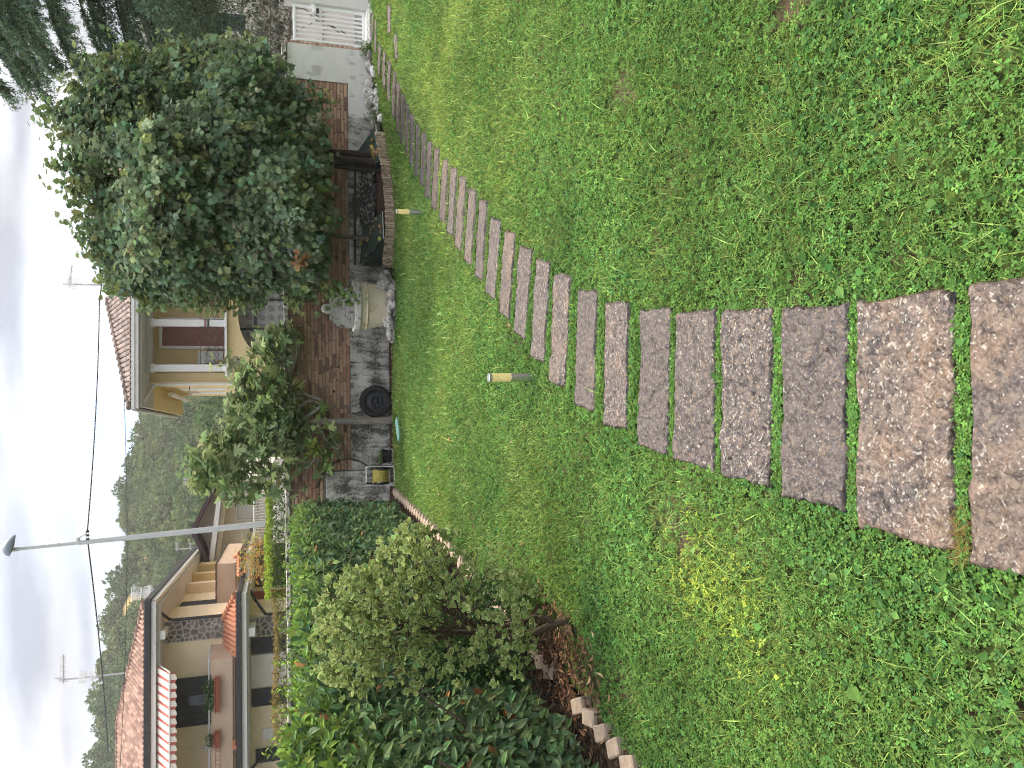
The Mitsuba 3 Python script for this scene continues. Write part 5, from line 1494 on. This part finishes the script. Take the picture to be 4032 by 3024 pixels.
# lower porch roof with its gutter
H.add('porch_gutter', cat(box(-9.5, 0.12, -0.42, -0.28, 3.27, 3.42, 0.01), box(-0.02, 0.12, -0.278, 2.90, 3.27, 3.42, 0.01), box(-0.02, 1.02, 2.902, 3.04, 3.27, 3.42, 0.01), box(0.88, 1.02, 3.042, 14, 3.27, 3.42, 0.01)), 'mat_gutter')
H.add('porch_fascia', cat(box(-9.5, 0.06, -0.30, -0.16, 3.12, 3.265), box(-0.14, 0.04, -0.158, 2.99, 3.12, 3.265), box(-0.10, 0.96, 2.992, 3.12, 3.12, 3.265), box(0.80, 0.96, 3.122, 13.9, 3.12, 3.265)), 'mat_white_trim')
H.add('porch_soffit', cat(box(-9.5, -0.142, -0.158, 1.0, 3.06, 3.118), box(-1.0, -0.142, 1.002, 12, 3.06, 3.118)), 'mat_soffit')
H.add('beam_end', box(-1.36, -1.10, -0.155, 0.9, 2.86, 3.058), 'mat_white_trim')
proof = H.add('porch_roof', M([[-1.9, -0.30, 3.40], [0.05, -0.30, 3.40], [0.05, 3.0, 3.40], [-1.0, 1.0, 3.86], [-1.9, 1.0, 3.86], [-1.0, 3.0, 3.86]], [[0, 1, 3], [0, 3, 4], [1, 2, 5], [1, 5, 3]]), 'mat_red_tile', uv=np.full((6, 2), 0.4))
roof_tiles(H, proof, [(m.apply_translation((0, -0.30, 0)), a, s) for m, a, s in slope_tiles(lambda a, b: b < 1.25 and b < -a * 1.3 + 0.1, -1.95, 0.05, 1.4, 0.155, 0.34, 0.36, 3.41, 0.05)], 'mat_red_tile', lambda t: t[2])
ridge_caps(H, proof, (0.06, -0.32, 3.44), (-0.98, 1.0, 3.90), 6, 0.085, 'mat_red_tile')
for k in range(7):
    m = tube([(0.16 + k * 0.115, 3.05, 3.44), (0.16 + k * 0.115, 3.35, 3.54)], 0.06, 8)
    H.add('tile', m, 'mat_red_tile', parent=proof, smooth=40, uv=np.repeat([[rng.uniform(), 0.5]], len(m.vertices), 0))
m = tube([(0.98, 3.0, 3.46), (0.80, 3.5, 3.64)], 0.08, 10)
H.add('ridge_tile', m, 'mat_red_tile', parent=proof, smooth=40, uv=np.full((len(m.vertices), 2), 0.5))
m = tube([(-4.72, -0.30, 3.50), (-4.60, -0.1, 3.50)], 0.085, 12)
H.add('loose_tile', m, 'mat_red_tile', smooth=40, uv=np.full((len(m.vertices), 2), 0.6), label='single orange ridge tile on the porch gutter')
# downpipes
H.add('downpipe', tube([(-0.12, 0.05, 5.95), (-0.28, 0.15, 5.92), (-0.50, 0.5, 5.72), (-0.76, 0.86, 5.55), (-0.80, 0.88, 5.40), (-0.80, 0.88, 3.72)], 0.05, 10), 'mat_gutter', smooth=40)
H.add('downpipe', tube([(-0.06, 2.85, 3.25), (-0.14, 2.7, 3.18), (-0.5, 1.6, 2.9), (-0.88, 0.88, 2.55), (-0.90, 0.86, 2.45), (-0.90, 0.86, 0.4)], 0.05, 10), 'mat_gutter', smooth=40)
H.add('downpipe', tube([(-0.06, 14.8, 5.95), (-0.3, 14.9, 5.8), (-0.95, 15.0, 5.2)], 0.05, 8), 'mat_gutter', smooth=40)
# side: shutter, pilasters, balcony
louvre(H, 'shutter', 4.1, 5.05, 4.20, 5.62, -0.985, 'mat_shutter', 16, plane='a')
H.add('pilaster', box(-0.998, -0.60, 7.2, 7.6, 3.3, 5.71), 'mat_cream_wall')
H.add('pilaster', box(-0.998, -0.55, 9.6, 10.1, 3.3, 5.71), 'mat_yellow_wall')
H.add('pilaster', box(-0.998, -0.50, 12.2, 13.4, 3.3, 5.71), 'mat_yellow_wall')
b2 = H.add('side_balcony', cat(box(-0.99, 0.50, 4.05, 4.17, 3.66, 4.32), box(0.38, 0.50, 4.172, 11.0, 3.66, 4.32), box(-0.99, 0.376, 4.172, 11.0, 3.58, 3.70)), 'mat_pink_wall')
H.add('handrail', cat(box(-0.99, 0.53, 4.02, 4.20, 4.322, 4.36), box(0.35, 0.53, 4.202, 11.0, 4.322, 4.36)), 'mat_gutter', parent=b2)
H.add('side_screen', box(-0.5, 0.3, 14.0, 14.05, 4.6, 5.4), 'mat_galvanised')
# ground floor windows
louvre(H, 'shutter', -2.20, -1.66, 1.9, 3.02, 0.99, 'mat_shutter', 14)
window(H, 'window', -3.28, -2.24, 1.9, 3.02, 0.995, 'mat_white_trim', 'mat_pale_wall', 3, 3)
louvre(H, 'shutter', -3.92, -3.34, 1.9, 3.02, 0.99, 'mat_shutter', 14)
H.add('door', box(-5.75, -5.30, 0.95, 0.995, 0.3, 2.9), 'mat_shutter')
H.add('porch_beam', tube([(-5.25, 0.9, 2.35), (-5.55, -0.1, 3.06)], 0.05, 4), 'mat_shutter')
H.add('meter_box', box(-5.05, -4.68, 0.955, 0.995, 2.25, 2.68, 0.01), 'mat_white_trim')
H.add('wall_panel', box(-0.85, -0.55, 3.6, 3.7, 0.3, 3.0), 'mat_terracotta')
H.add('porch_wall', box(-0.99, 0.75, 7.5, 7.7, 0.3, 3.05), 'mat_pillar_stone', uv=np.full((8, 2), 0.2))
louvre(H, 'shutter', -0.2, 0.25, 1.4, 2.9, 7.48, 'mat_shutter', 12)
H.add('conduit', tube([(-5.02, 0.985, 5.2), (-5.04, 0.985, 4.3)], 0.012, 5), 'mat_white_trim')
H.add('junction_box', box(-5.10, -4.98, 0.96, 0.994, 4.42, 4.52), 'mat_white_trim')

# ------------------------------------------------------------------ the yellow house in the middle
Yk = thing('yellow_house', 'yellow house with white columned balcony, arch below and grey tiled roof', 'house')
H = House(Yk, (-0.58, 25.2), math.radians(3.5))
H.add('wall', cat(box(0.85, 9.0, 2.42, 10.5, 0.2, 6.0), box(0.85, 1.14, 1.6, 2.418, 0.2, 6.0)), 'mat_yellow_wall')
roof = H.add('roof', M([[0, 0, 6.24], [9, 0, 6.24], [9, 10.6, 6.24], [0, 10.6, 6.24], [3.9, 3.9, 7.60], [9, 3.9, 7.60], [3.9, 6.7, 7.60], [9, 6.7, 7.60]], [[0, 1, 5], [0, 5, 4], [0, 4, 6], [0, 6, 3], [3, 6, 7], [3, 7, 2], [4, 5, 7], [4, 7, 6]]), 'mat_grey_tile', uv=np.full((8, 2), 0.4))
roof_tiles(H, roof, slope_tiles(lambda a, b: b < 3.85 and b < a - 0.02, 0, 5.4, 4.1, 0.16, 0.34, 1.36 / 3.9, 6.25, 0.05), 'mat_grey_tile', lambda t: t[2], False)
ridge_caps(H, roof, (-0.02, -0.02, 6.28), (3.9, 3.9, 7.64), 17, 0.08, 'mat_grey_tile')
H.add('cornice', cat(box(-0.04, 9, -0.06, 0.08, 6.16, 6.245), box(-0.02, 9, -0.02, 0.12, 6.06, 6.158)), 'mat_white_trim')
H.add('soffit', box(0.02, 9, 0.122, 2.4, 5.98, 6.06), 'mat_soffit')
H.add('lintel', box(1.12, 9, 0.72, 0.98, 5.84, 5.978), 'mat_soffit')
H.add('side_gutter', tube([(-0.05, 0.1, 6.20), (-0.05, 10.6, 6.18)], 0.06, 8), 'mat_galvanised', smooth=40)
H.add('side_soffit', box(0.02, 0.848, 2.402, 10.5, 5.98, 6.06), 'mat_yellow_wall')
H.add('downpipe', tube([(0.0, 0.2, 6.12), (0.12, 0.45, 6.02), (0.72, 1.45, 5.86), (0.78, 1.55, 5.72), (0.79, 1.55, 0.4)], 0.045, 10), 'mat_white_trim', smooth=40)
for a in (1.14, 2.56, 3.98, 5.4):
    c = H.add('column', box(a, a + 0.21, 0.75, 0.96, 3.67, 5.84, 0.008), 'mat_white_trim')
    H.add('capital', box(a - 0.025, a + 0.235, 0.725, 0.985, 5.74, 5.838, 0.01), 'mat_white_trim', parent=c)
arch = sg.box(0.86, 0.2, 9.0, 3.60).difference(sg.Polygon([(2.95 + 1.45 * math.cos(t), 2.15 + 1.12 * math.sin(t)) for t in np.linspace(0, math.pi, 24)] + [(1.5, 0.1), (4.4, 0.1)]))
H.add('front_wall', wallprism(list(arch.exterior.coords)[:-1], 0.80, 1.0), 'mat_yellow_wall')
H.add('balcony_slab', box(1.0, 9.0, 0.66, 2.41, 3.602, 3.668, 0.005), 'mat_white_trim')
# windows behind the arch
wd = H.add('arch_window', cat(*[box(a - 0.03, a + 0.03, 1.6, 1.66, 1.2, 3.3) for a in (1.6, 2.6, 3.6, 4.3)], box(1.5, 4.4, 1.605, 1.655, 2.72, 2.80), box(1.5, 4.4, 1.605, 1.655, 1.6, 1.66)), 'mat_shutter')
H.add('pane', box(1.4, 4.5, 1.67, 1.69, 0.9, 3.4), 'mat_chair', parent=wd)
sc = []
def scroll(cx, cz, R, s=1, b=1.55, turns=1.6, n=20):
    t = np.linspace(0, turns * 2 * math.pi, n)
    rr = R * (1 - t / t[-1] * 0.75)
    return tube(np.c_[cx + s * rr * np.cos(t), np.full(n, b), cz + rr * np.sin(t)], 0.009, 4, False)
for a in np.arange(1.75, 4.3, 0.31):
    for z in (1.95, 2.25, 2.55, 2.95):
        sc.append(scroll(a, z, 0.11, 1 if int(a * 10) % 2 else -1))
H.add('window_grille', cat(*sc), 'mat_iron', smooth=True)
# door shutters on the balcony
for a0 in (2.11, 3.55):
    d = H.add('door_shutter', box(a0, a0 + 0.86, 2.36, 2.40, 3.68, 5.71), 'mat_red_shutter')
    H.add('slats', cat(*[box(a0 + 0.01, a0 + 0.85, 2.345, 2.358, z, z + 0.030) for z in np.arange(3.72, 5.68, 0.045)]), 'mat_red_shutter', parent=d, stuff=True)
    H.add('surround', cat(box(a0 - 0.09, a0 - 0.002, 2.33, 2.41, 3.67, 5.80), box(a0 + 0.862, a0 + 0.95, 2.33, 2.41, 3.67, 5.80), box(a0, a0 + 0.86, 2.33, 2.41, 5.712, 5.80)), 'mat_white_trim', parent=d)
# balcony railing between the columns
for a0, a1 in ((1.36, 2.55), (2.78, 3.97)):
    ms = [tube([(a0, 0.76, z), (a1, 0.76, z)], 0.012, 6) for z in (3.72, 4.40)] + [tube([(a, 0.76, 3.70), (a, 0.76, 4.40)], 0.009, 5) for a in (a0 + 0.01, a0 + 0.42, a1 - 0.42, a1 - 0.01)]
    for k in range(6):
        for z in (3.92, 4.16):
            ms.append(scroll(a0 + (a1 - a0) * (k + 0.5) / 6, z, 0.10, 1 if k % 2 else -1, 0.76))
    H.add('railing', cat(*ms), 'mat_iron', smooth=True)
H.add('parapet_wall', box(1.36, 1.56, 0.80, 0.99, 3.67, 3.675), 'mat_white_trim')
# side window, lamp and awning box
louvre(H, 'side_shutter', 5.0, 6.2, 3.9, 5.5, 0.835, 'mat_white_trim', 12, plane='a')
louvre(H, 'side_shutter', 7.6, 8.8, 3.9, 5.5, 0.835, 'mat_white_trim', 12, plane='a')
H.add('awning_box', tube([(0.62, 4.5, 5.72), (0.62, 9.4, 5.66)], 0.08, 8), 'mat_white_trim', smooth=40)
lp = H.add('wall_lamp', tube([(0.84, 3.6, 5.0), (0.60, 3.6, 5.02), (0.60, 3.6, 4.92)], 0.015, 6), 'mat_gutter')
H.add('lamp_shade', lathe([(0.02, 0.06), (0.06, 0.0), (0.05, -0.14), (0.0, -0.15)], (0.60, 3.6, 4.86), 12), 'mat_white_trim', parent=lp, smooth=40)
ch = thing('folding_chair', 'grey garden chair standing on the balcony of the yellow house', 'chair')
C = House(ch, H.o[:2], H.rz)
C.add('backrest', box(1.44, 1.86, 1.52, 1.545, 4.06, 4.54, 0.01), 'mat_chair')
C.add('seat', box(1.44, 1.86, 1.12, 1.51, 4.02, 4.05, 0.01), 'mat_chair')
C.add('apron', box(1.50, 1.80, 1.105, 1.118, 3.76, 4.04), 'mat_chair')
for a in (1.42, 1.88):
    C.add('armrest', tube(spline([(a, 1.52, 4.22), (a, 1.3, 4.24), (a, 1.10, 4.22), (a, 1.08, 4.12)], 10), 0.016, 6), 'mat_gutter', smooth=True)
    for b in (1.12, 1.50):
        C.add('leg', tube([(a, b, 3.67), (a, b + 0.02, 4.22)], 0.012, 6), 'mat_gutter', smooth=True)
sp = thing('flag_ribbon', 'red and green ribbon tied round the right column of the balcony', 'ribbon')
C = House(sp, H.o[:2], H.rz)
C.add('red_band', box(2.55, 2.78, 0.735, 0.748, 4.22, 4.28), 'mat_red_shutter')
C.add('green_band', box(2.55, 2.78, 0.735, 0.748, 4.13, 4.19), 'mat_green_sheet')

# ------------------------------------------------------------------ the pale house farther back
Pk = thing('pale_house', 'pale house with dark brown roof seen between the two villas', 'house')
v0 = 40.0
part(Pk, 'wall', box(-12.0, -4.55, v0 + 1.0, v0 + 12, 0.2, 4.75), 'mat_pale_wall')
part(Pk, 'roof', wallprism([(-10.6, 4.55), (-6.85, 6.15), (-4.35, 4.90), (-4.35, 4.70), (-6.85, 5.95), (-10.6, 4.30)], v0 - 0.4, v0 + 12), 'mat_brown_roof')
part(Pk, 'gable', wallprism([(-9.8, 4.60), (-6.85, 5.93), (-4.5, 4.74)], v0 + 0.9, v0 + 1.2), 'mat_pale_wall')
part(Pk, 'fascia_beam', wallprism([(-9.4, 5.45), (-4.45, 4.82), (-4.45, 4.62), (-9.4, 5.22)], v0 - 0.2, v0 + 0.1), 'mat_white_trim')
part(Pk, 'eave_soffit', wallprism([(-9.4, 5.19), (-4.6, 4.58), (-4.6, 4.42), (-9.4, 5.0)], v0 + 0.15, v0 + 1.0), 'mat_pale_wall')
ro = part(Pk, 'roller_shutter', box(-6.66, -5.78, v0 + 0.93, v0 + 0.99, 3.1, 4.06), 'mat_chair')
part(ro, 'slats', cat(*[box(-6.62, -5.82, v0 + 0.915, v0 + 0.929, z, z + 0.035) for z in np.arange(3.12, 4.02, 0.05)]), 'mat_white_trim', stuff=True)
part(ro, 'frame', cat(box(-6.72, -6.662, v0 + 0.90, v0 + 0.99, 3.1, 4.12), box(-5.778, -5.72, v0 + 0.90, v0 + 0.99, 3.1, 4.12), box(-6.66, -5.78, v0 + 0.90, v0 + 0.99, 4.062, 4.12)), 'mat_white_trim')
fn = thing('white_railing', 'white metal railing before the pale house', 'railing')
for k in range(26):
    x = -5.4 + k * 0.105
    part(fn, 'bar', tube([(x, 29, 2.2), (x, 29, 2.95)], 0.010, 5), 'mat_white_metal')
part(fn, 'rail', cat(tube([(-5.5, 29, 2.93), (-2.7, 29, 2.93)], 0.018, 6), tube([(-5.5, 29, 2.25), (-2.7, 29, 2.25)], 0.018, 6)), 'mat_white_metal')
part(fn, 'plinth', box(-5.6, -2.6, 28.9, 29.1, 0.3, 2.2), 'mat_pale_wall')
# the pale building half hidden by the cedar
Gk = thing('grey_building', 'pale grey building glimpsed through the cedar branches', 'house')
part(Gk, 'wall', box(11.5, 24, 36, 46, 0.2, 6.2), 'mat_pale_wall')
part(Gk, 'roof', wallprism([(10.8, 6.2), (17.7, 8.4), (24.6, 6.2), (24.6, 6.0), (17.7, 8.15), (10.8, 6.0)], 35.4, 46.5), 'mat_galvanised')
for x in (13.2, 15.6, 18.0):
    w = part(Gk, 'window', box(x, x + 0.9, 35.95, 35.995, 3.2, 4.6), 'mat_white_trim')
    part(w, 'pane', box(x + 0.08, x + 0.82, 35.93, 35.948, 3.28, 4.52), 'mat_glass')

# ------------------------------------------------------------------ railing and low wall behind the gate
rl = thing('iron_railing', 'rusty wrought iron railing with scrolls on a low wall behind the gate', 'railing')
part(rl, 'low_wall', box(5.2, 12, 18.0, 18.25, 0.2, 1.62, 0.01), 'mat_pale_wall')
part(rl, 'moulding', cat(box(5.2, 12, 17.97, 17.995, 1.0, 1.03), box(5.2, 12, 17.94, 18.29, 1.622, 1.68, 0.008)), 'mat_coping')
for k in range(46):
    x = 5.3 + k * 0.115
    part(rl, 'bar', tube([(x, 18.1, 1.68), (x, 18.1, 2.16)], 0.008, 5), 'mat_iron')
part(rl, 'rail', cat(tube([(5.2, 18.1, 2.16), (12, 18.1, 2.16)], 0.014, 6), tube([(5.2, 18.1, 1.73), (12, 18.1, 1.73)], 0.012, 6)), 'mat_iron')
part(rl, 'scroll_work', cat(*[xf(scroll(0, 0, 0.11, s, 0), (x, 18.1, 2.28)) for x, s in zip(np.arange(5.5, 9.5, 0.24), [1, -1] * 9)]), 'mat_iron', smooth=True)

# ------------------------------------------------------------------ street lamp and wires
sl = thing('street_lamp', 'tall slightly leaning grey street lamp post beside the clipped hedge', 'street lamp')
p0, p1 = np.array([-2.79, 17.0, 0.25]), np.array([-3.092, 17.0, 7.0])
at = lambda t: p0 + (p1 - p0) * t
part(sl, 'pole', tube([at(t) for t in (0, 0.30, 0.45, 0.60, 0.75, 0.832, 0.833, 1.0)], [0.066, 0.064, 0.059, 0.053, 0.047, 0.044, 0.032, 0.030], 16), 'mat_galvanised', smooth=30)
for t, rr in ((0.37, 0.064), (0.50, 0.060), (0.64, 0.054), (0.83, 0.049), (0.885, 0.036)):
    part(sl, 'collar', tube([at(t - 0.003), at(t + 0.003)], rr, 16), 'mat_galvanised', smooth=30)
lh = trimesh.creation.icosphere(subdivisions=3)
vv = np.array(lh.vertices)
vv[:, 2] = np.where(vv[:, 2] < 0, vv[:, 2] * 0.12, vv[:, 2])
w_ = 1 - 0.42 * np.clip(vv[:, 0], 0, 1) ** 2
vv = np.c_[vv[:, 0] * np.where(vv[:, 0] > 0, 0.26, 0.16), vv[:, 1] * 0.15 * w_, vv[:, 2] * 0.155 * w_]
lh.vertices = vv
lh = xf(lh, at(1.0) + np.array([0.03, 0, 0.02]), 0.0, 0.25, math.radians(16))
hd = part(sl, 'head', lh, 'mat_lamp_head', smooth=40)
part(hd, 'diffuser', xf(lathe([(0.0, -0.022), (0.10, -0.019), (0.12, -0.012)], (0, 0, 0), 20), at(1.0) + np.array([0.06, -0.005, 0.005]), 0, 0.25, math.radians(16)), 'mat_white_trim', smooth=40)
part(sl, 'spigot', tube([at(0.985), at(1.012)], 0.038, 12), 'mat_galvanised', smooth=40)
bp = at(0.82)
part(sl, 'bracket', cat(box(bp[0] - 0.005, bp[0] + 0.10, bp[1] - 0.03, bp[1] + 0.03, bp[2] + 0.06, bp[2] + 0.12, 0.006), tube([bp + [0.09, 0, 0.08], bp + [0.15, 0, -0.02], bp + [0.19, 0, -0.06]], 0.012, 6)), 'mat_galvanised')
for k in range(3):
    c = bp + np.array([0.06 + k * 0.075, 0, -0.075])
    part(sl, 'insulator', lathe([(0.0, -0.035), (0.018, -0.03), (0.032, -0.012), (0.014, 0.0), (0.032, 0.012), (0.018, 0.03), (0.0, 0.035)], c, 12), 'mat_gutter', smooth=40)


def wire(a, b, sag, r, label):
    t = np.linspace(0, 1, 26)[:, None]
    p = np.asarray(a) * (1 - t) + np.asarray(b) * t
    p[:, 2] -= sag * 4 * (t * (1 - t))[:, 0]
    single('overhead_wire', tube(p, r, 5), 'mat_gutter', label, 'wire', smooth=True)


wire(bp + [0.22, 0, -0.075], (1.95, 19.5, 5.95), 0.04, 0.014, 'dark overhead wire from the lamp post to the right behind the maple')
wire((1.95, 19.5, 5.95), (9, 30, 7.9), 0.15, 0.014, 'thin wire passing through the cedar on the far right')
wire(bp + [0.05, 0, -0.075], (-9.6, 22.5, 6.45), 0.04, 0.014, 'dark overhead wire from the lamp post to the left villa')
wire((0.2, 25.0, 6.42), (-13.5, 25.0, 6.80), 0.20, 0.009, 'pale thin wire crossing the hill from the yellow house to the left')
wire((6.0, 21.0, 5.15), (13.0, 22.0, 4.8), 0.05, 0.010, 'wire running between the cedar branches')


# ------------------------------------------------------------------ antennas
def antenna(label, base, top, booms, grids):
    t = thing('tv_antenna', label, 'antenna', None)
    base, top = np.array(base), np.array(top)
    part(t, 'mast', tube([base, top], 0.030, 6), 'mat_galvanised')
    for f, L, d, n, el in booms:
        c = base + (top - base) * f
        d = nrm(np.array(d, float))
        s = np.cross(d, [0, 0, 1.0])
        s = nrm(s) if np.linalg.norm(s) > 0.1 else np.array([1.0, 0, 0])
        ms = [tube([c - d * 0.1, c + d * L], 0.020, 5)]
        for k in range(n):
            q = c + d * L * (k + 0.3) / n
            ms.append(tube([q - np.array([0, 0, el]), q + np.array([0, 0, el])], 0.010, 4))
            ms.append(tube([q - s * el, q + s * el], 0.010, 4))
        part(t, 'aerial', cat(*ms), 'mat_galvanised')
    for f, w, h, ang in grids:
        c = base + (top - base) * f
        ms = []
        for k in range(6):
            ms.append(tube([(-w / 2 + w * k / 5, 0, -h / 2), (-w / 2 + w * k / 5, 0, h / 2)], 0.012, 4))
        for k in range(5):
            ms.append(tube([(-w / 2, 0, -h / 2 + h * k / 4), (w / 2, 0, -h / 2 + h * k / 4)], 0.012, 4))
        g_ = xf(cat(*ms), (0, 0, 0), math.radians(ang), 0.0)
        g2 = xf(cat(*ms), (0, 0, 0), math.radians(ang), 0.0)
        g_.apply_transform(trimesh.transformations.rotation_matrix(0.5, [math.cos(math.radians(ang)), math.sin(math.radians(ang)), 0]))
        g_.apply_translation(c + [0.05, -0.05, h * 0.62])
        g2.apply_transform(trimesh.transformations.rotation_matrix(-0.5, [math.cos(math.radians(ang)), math.sin(math.radians(ang)), 0]))
        g2.apply_translation(c + [0.05, -0.05, -h * 0.62])
        part(t, 'grid_panel', cat(g_, g2, tube([c, c + np.array([math.sin(math.radians(ang)) * 0.5, -math.cos(math.radians(ang)) * 0.5, 0.0])], 0.012, 4)), 'mat_white_metal')


antenna('tall television antenna with long aerial on the cream villa roof', (-10.40, 31, 7.35), (-10.40, 31, 9.62), [(0.95, 0.9, (1, 0, 0), 10, 0.10), (0.95, 0.12, (-1, 0.2, 0), 2, 0.16), (0.92, 0.35, (0.2, 0.2, 1), 3, 0.1)], [(0.60, 0.40, 0.26, 35)])
antenna('short white grid antenna at the right eave of the cream villa', (-7.15, 29, 6.0), (-7.05, 29, 6.95), [(0.75, 0.4, (1, -0.2, 0.35), 3, 0.09)], [(0.62, 0.42, 0.30, 20), (0.35, 0.36, 0.26, 50)])
antenna('television antenna rising behind the maple crown', (3.62, 30, 7.4), (3.62, 30, 9.15), [(0.88, 0.75, (1, -0.6, -0.25), 10, 0.09)], [(0.72, 0.40, 0.36, 20)])
antenna('small antenna on the pale house near the hillside', (-7.95, 41, 5.4), (-7.95, 41, 6.95), [(0.95, 0.35, (1, 0, 0), 4, 0.10), (0.55, 0.3, (1, 0.3, 0), 4, 0.12)], [])
antenna('small antenna half hidden behind the fig tree', (-4.75, 43, 5.0), (-4.75, 43, 6.75), [(0.95, 0.3, (-1, 0, 0), 4, 0.14), (0.8, 0.3, (-1, 0, 0), 4, 0.14)], [])

# ------------------------------------------------------------------ the wooded hill and the mountain
RX = [-500, -200, -133, -96, -80, -63, -42, -27, -17, -11, 0, 40, 120, 260]
RZ = [72, 66, 61.5, 56, 56.5, 49, 50.5, 47.5, 45.5, 42.5, 37, 22, 12, 6]


def hillz(x, y):
    t = np.clip((y - 80) / 220, 0, 1)
    back = np.clip((y - 300) / 120, 0, 1)
    return (5 + (np.interp(x, RX, RZ) - 5) * t ** 2) * (1 - 0.5 * back ** 2) + (meshkit.fbm(np.stack([x * 0.03, y * 0.03, 0 * x], -1), 3, 6) - 0.5) * 3 * t


def meadow(x, y):
    m = np.zeros_like(x)
    for cx, cy, rx, ry in ((-52, 285, 9, 17), (-47, 276, 4, 8), (-75, 291, 7, 11), (-63, 294, 3, 6), (-86, 296, 4, 8)):
        m = np.maximum(m, 1 - np.sqrt(((x - cx) / rx) ** 2 + ((y - cy) / ry) ** 2) + 0.5 * (meshkit.fbm(np.stack([x * 0.12, y * 0.12, 0 * x], -1), 3, 9) - 0.5))
    return np.clip(m * 4, 0, 1)


hx, hy = np.meshgrid(np.linspace(-320, 200, 150), np.linspace(62, 420, 110), indexing='ij')
hz = np.where(hy < 80, 5 * (hy - 62) / 18, hillz(hx, hy)) - np.where(hy < 64, 1, 0)
i, j = np.meshgrid(np.arange(149), np.arange(109), indexing='ij')
hf = np.stack([i * 110 + j, (i + 1) * 110 + j, (i + 1) * 110 + j + 1, i * 110 + j + 1], -1).reshape(-1, 4)
setting('hill', (np.stack([hx, hy, hz], -1).reshape(-1, 3), hf), 'mat_hill', 'wooded hillside with dry meadow patches behind the houses', smooth=True, uv=np.c_[meadow(hx, hy).ravel(), np.zeros(hx.size)])
r = np.random.default_rng(101)
groups = []
for g in range(5):
    n = 420
    d = nrm(r.normal(size=(n, 3)))
    d[:, 2] = d[:, 2] * 0.9 + 0.1
    p = d * np.array([1, 1, 1.05]) * ((1 - r.beta(1, 3, n) * 0.5) * (0.70 + 0.75 * meshkit.fbm(d * 1.7 + g * 5, 3, g)))[:, None] + np.array([0, 0, 0.75])
    ax = d + r.normal(0, 0.7, (n, 3))
    s = 0.26 * np.exp(r.normal(0, 0.25, n))
    shade_ = [(0.090, 0.145, 0.062), (0.115, 0.165, 0.070), (0.140, 0.175, 0.078), (0.078, 0.130, 0.062), (0.118, 0.155, 0.075)][g]
    (m_, c_) = join([scatter(ELL4[0], ELL4[1], p, frames(ax, d + np.array([0, 0, 0.4])), np.c_[s * 0.85, s, s], tint(n, shade_, 0.22, 0.08, r))])
    scene[f'hill_tree_{g}'] = {'type': 'shapegroup', 'leaves': mikit.ply(m_, 'mat_leaf', color=c_)}
n = 3000
x = r.uniform(-250, 60, n)
y = 84 + 240 * r.uniform(0, 1, n) ** 0.6
ok = (meadow(x, y) < 0.35) & (x > -0.62 * y - 12) & (x < 0.10 * y + 8)
x, y = x[ok], y[ok]
z = hillz(x, y)
used.add('hillside_wood')
labels['hillside_wood'] = {'label': 'dense mixed wood covering the hillside', 'kind': 'stuff'}
for k in range(len(x)):
    s = 2.5 * math.exp(r.normal(0, 0.25)) * (0.75 + 0.25 * y[k] / 300)
    nm = 'hillside_wood' if k == 0 else f'hillside_wood__{k:03d}'
    scene[nm] = {'type': 'instance', 'group': {'type': 'ref', 'id': f'hill_tree_{r.integers(0, 5)}'}, 'to_world': T().translate([float(x[k]), float(y[k]), float(z[k])]).rotate([0, 0, 1], float(r.uniform(0, 360))).scale([float(s), float(s), float(s * r.uniform(0.85, 1.25))])}
mx, my = np.meshgrid(np.linspace(-560, 560, 220), np.linspace(700, 1300, 40), indexing='ij')
prof = np.interp(mx / 0.61, [-900, -500, -240, -130, -60, -30, 60, 200, 420, 900], [120, 150, 205, 232, 246, 252, 268, 300, 250, 180])
mz = 0.61 * prof * np.clip((my - 700) / 220, 0, 1) ** 0.8 * (1 - 0.3 * np.clip((my - 920) / 380, 0, 1)) + (meshkit.fbm(np.stack([mx * 0.02, my * 0.02, 0 * mx], -1), 5, 8) - 0.5) * 14
i, j = np.meshgrid(np.arange(219), np.arange(39), indexing='ij')
mf = np.stack([i * 40 + j, (i + 1) * 40 + j, (i + 1) * 40 + j + 1, i * 40 + j + 1], -1).reshape(-1, 4)
setting('mountain', (np.stack([mx, my, mz - 5], -1).reshape(-1, 3), mf), 'mat_mountain', 'distant blue mountain beyond the hill', smooth=True)

# ------------------------------------------------------------------ the air
scene['air'] = {'type': 'homogeneous', 'albedo': 0.95, 'sigma_t': 0.0004}
scene['haze'] = {'type': 'cube', 'to_world': T().translate([0, 700, 96]).scale([1400, 1300, 99]), 'bsdf': {'type': 'null'}, 'interior': {'type': 'ref', 'id': 'air'}}
labels['haze'] = {'label': 'thin summer haze in the air', 'kind': 'stuff'}
scene['camera']['medium'] = {'type': 'ref', 'id': 'air'}
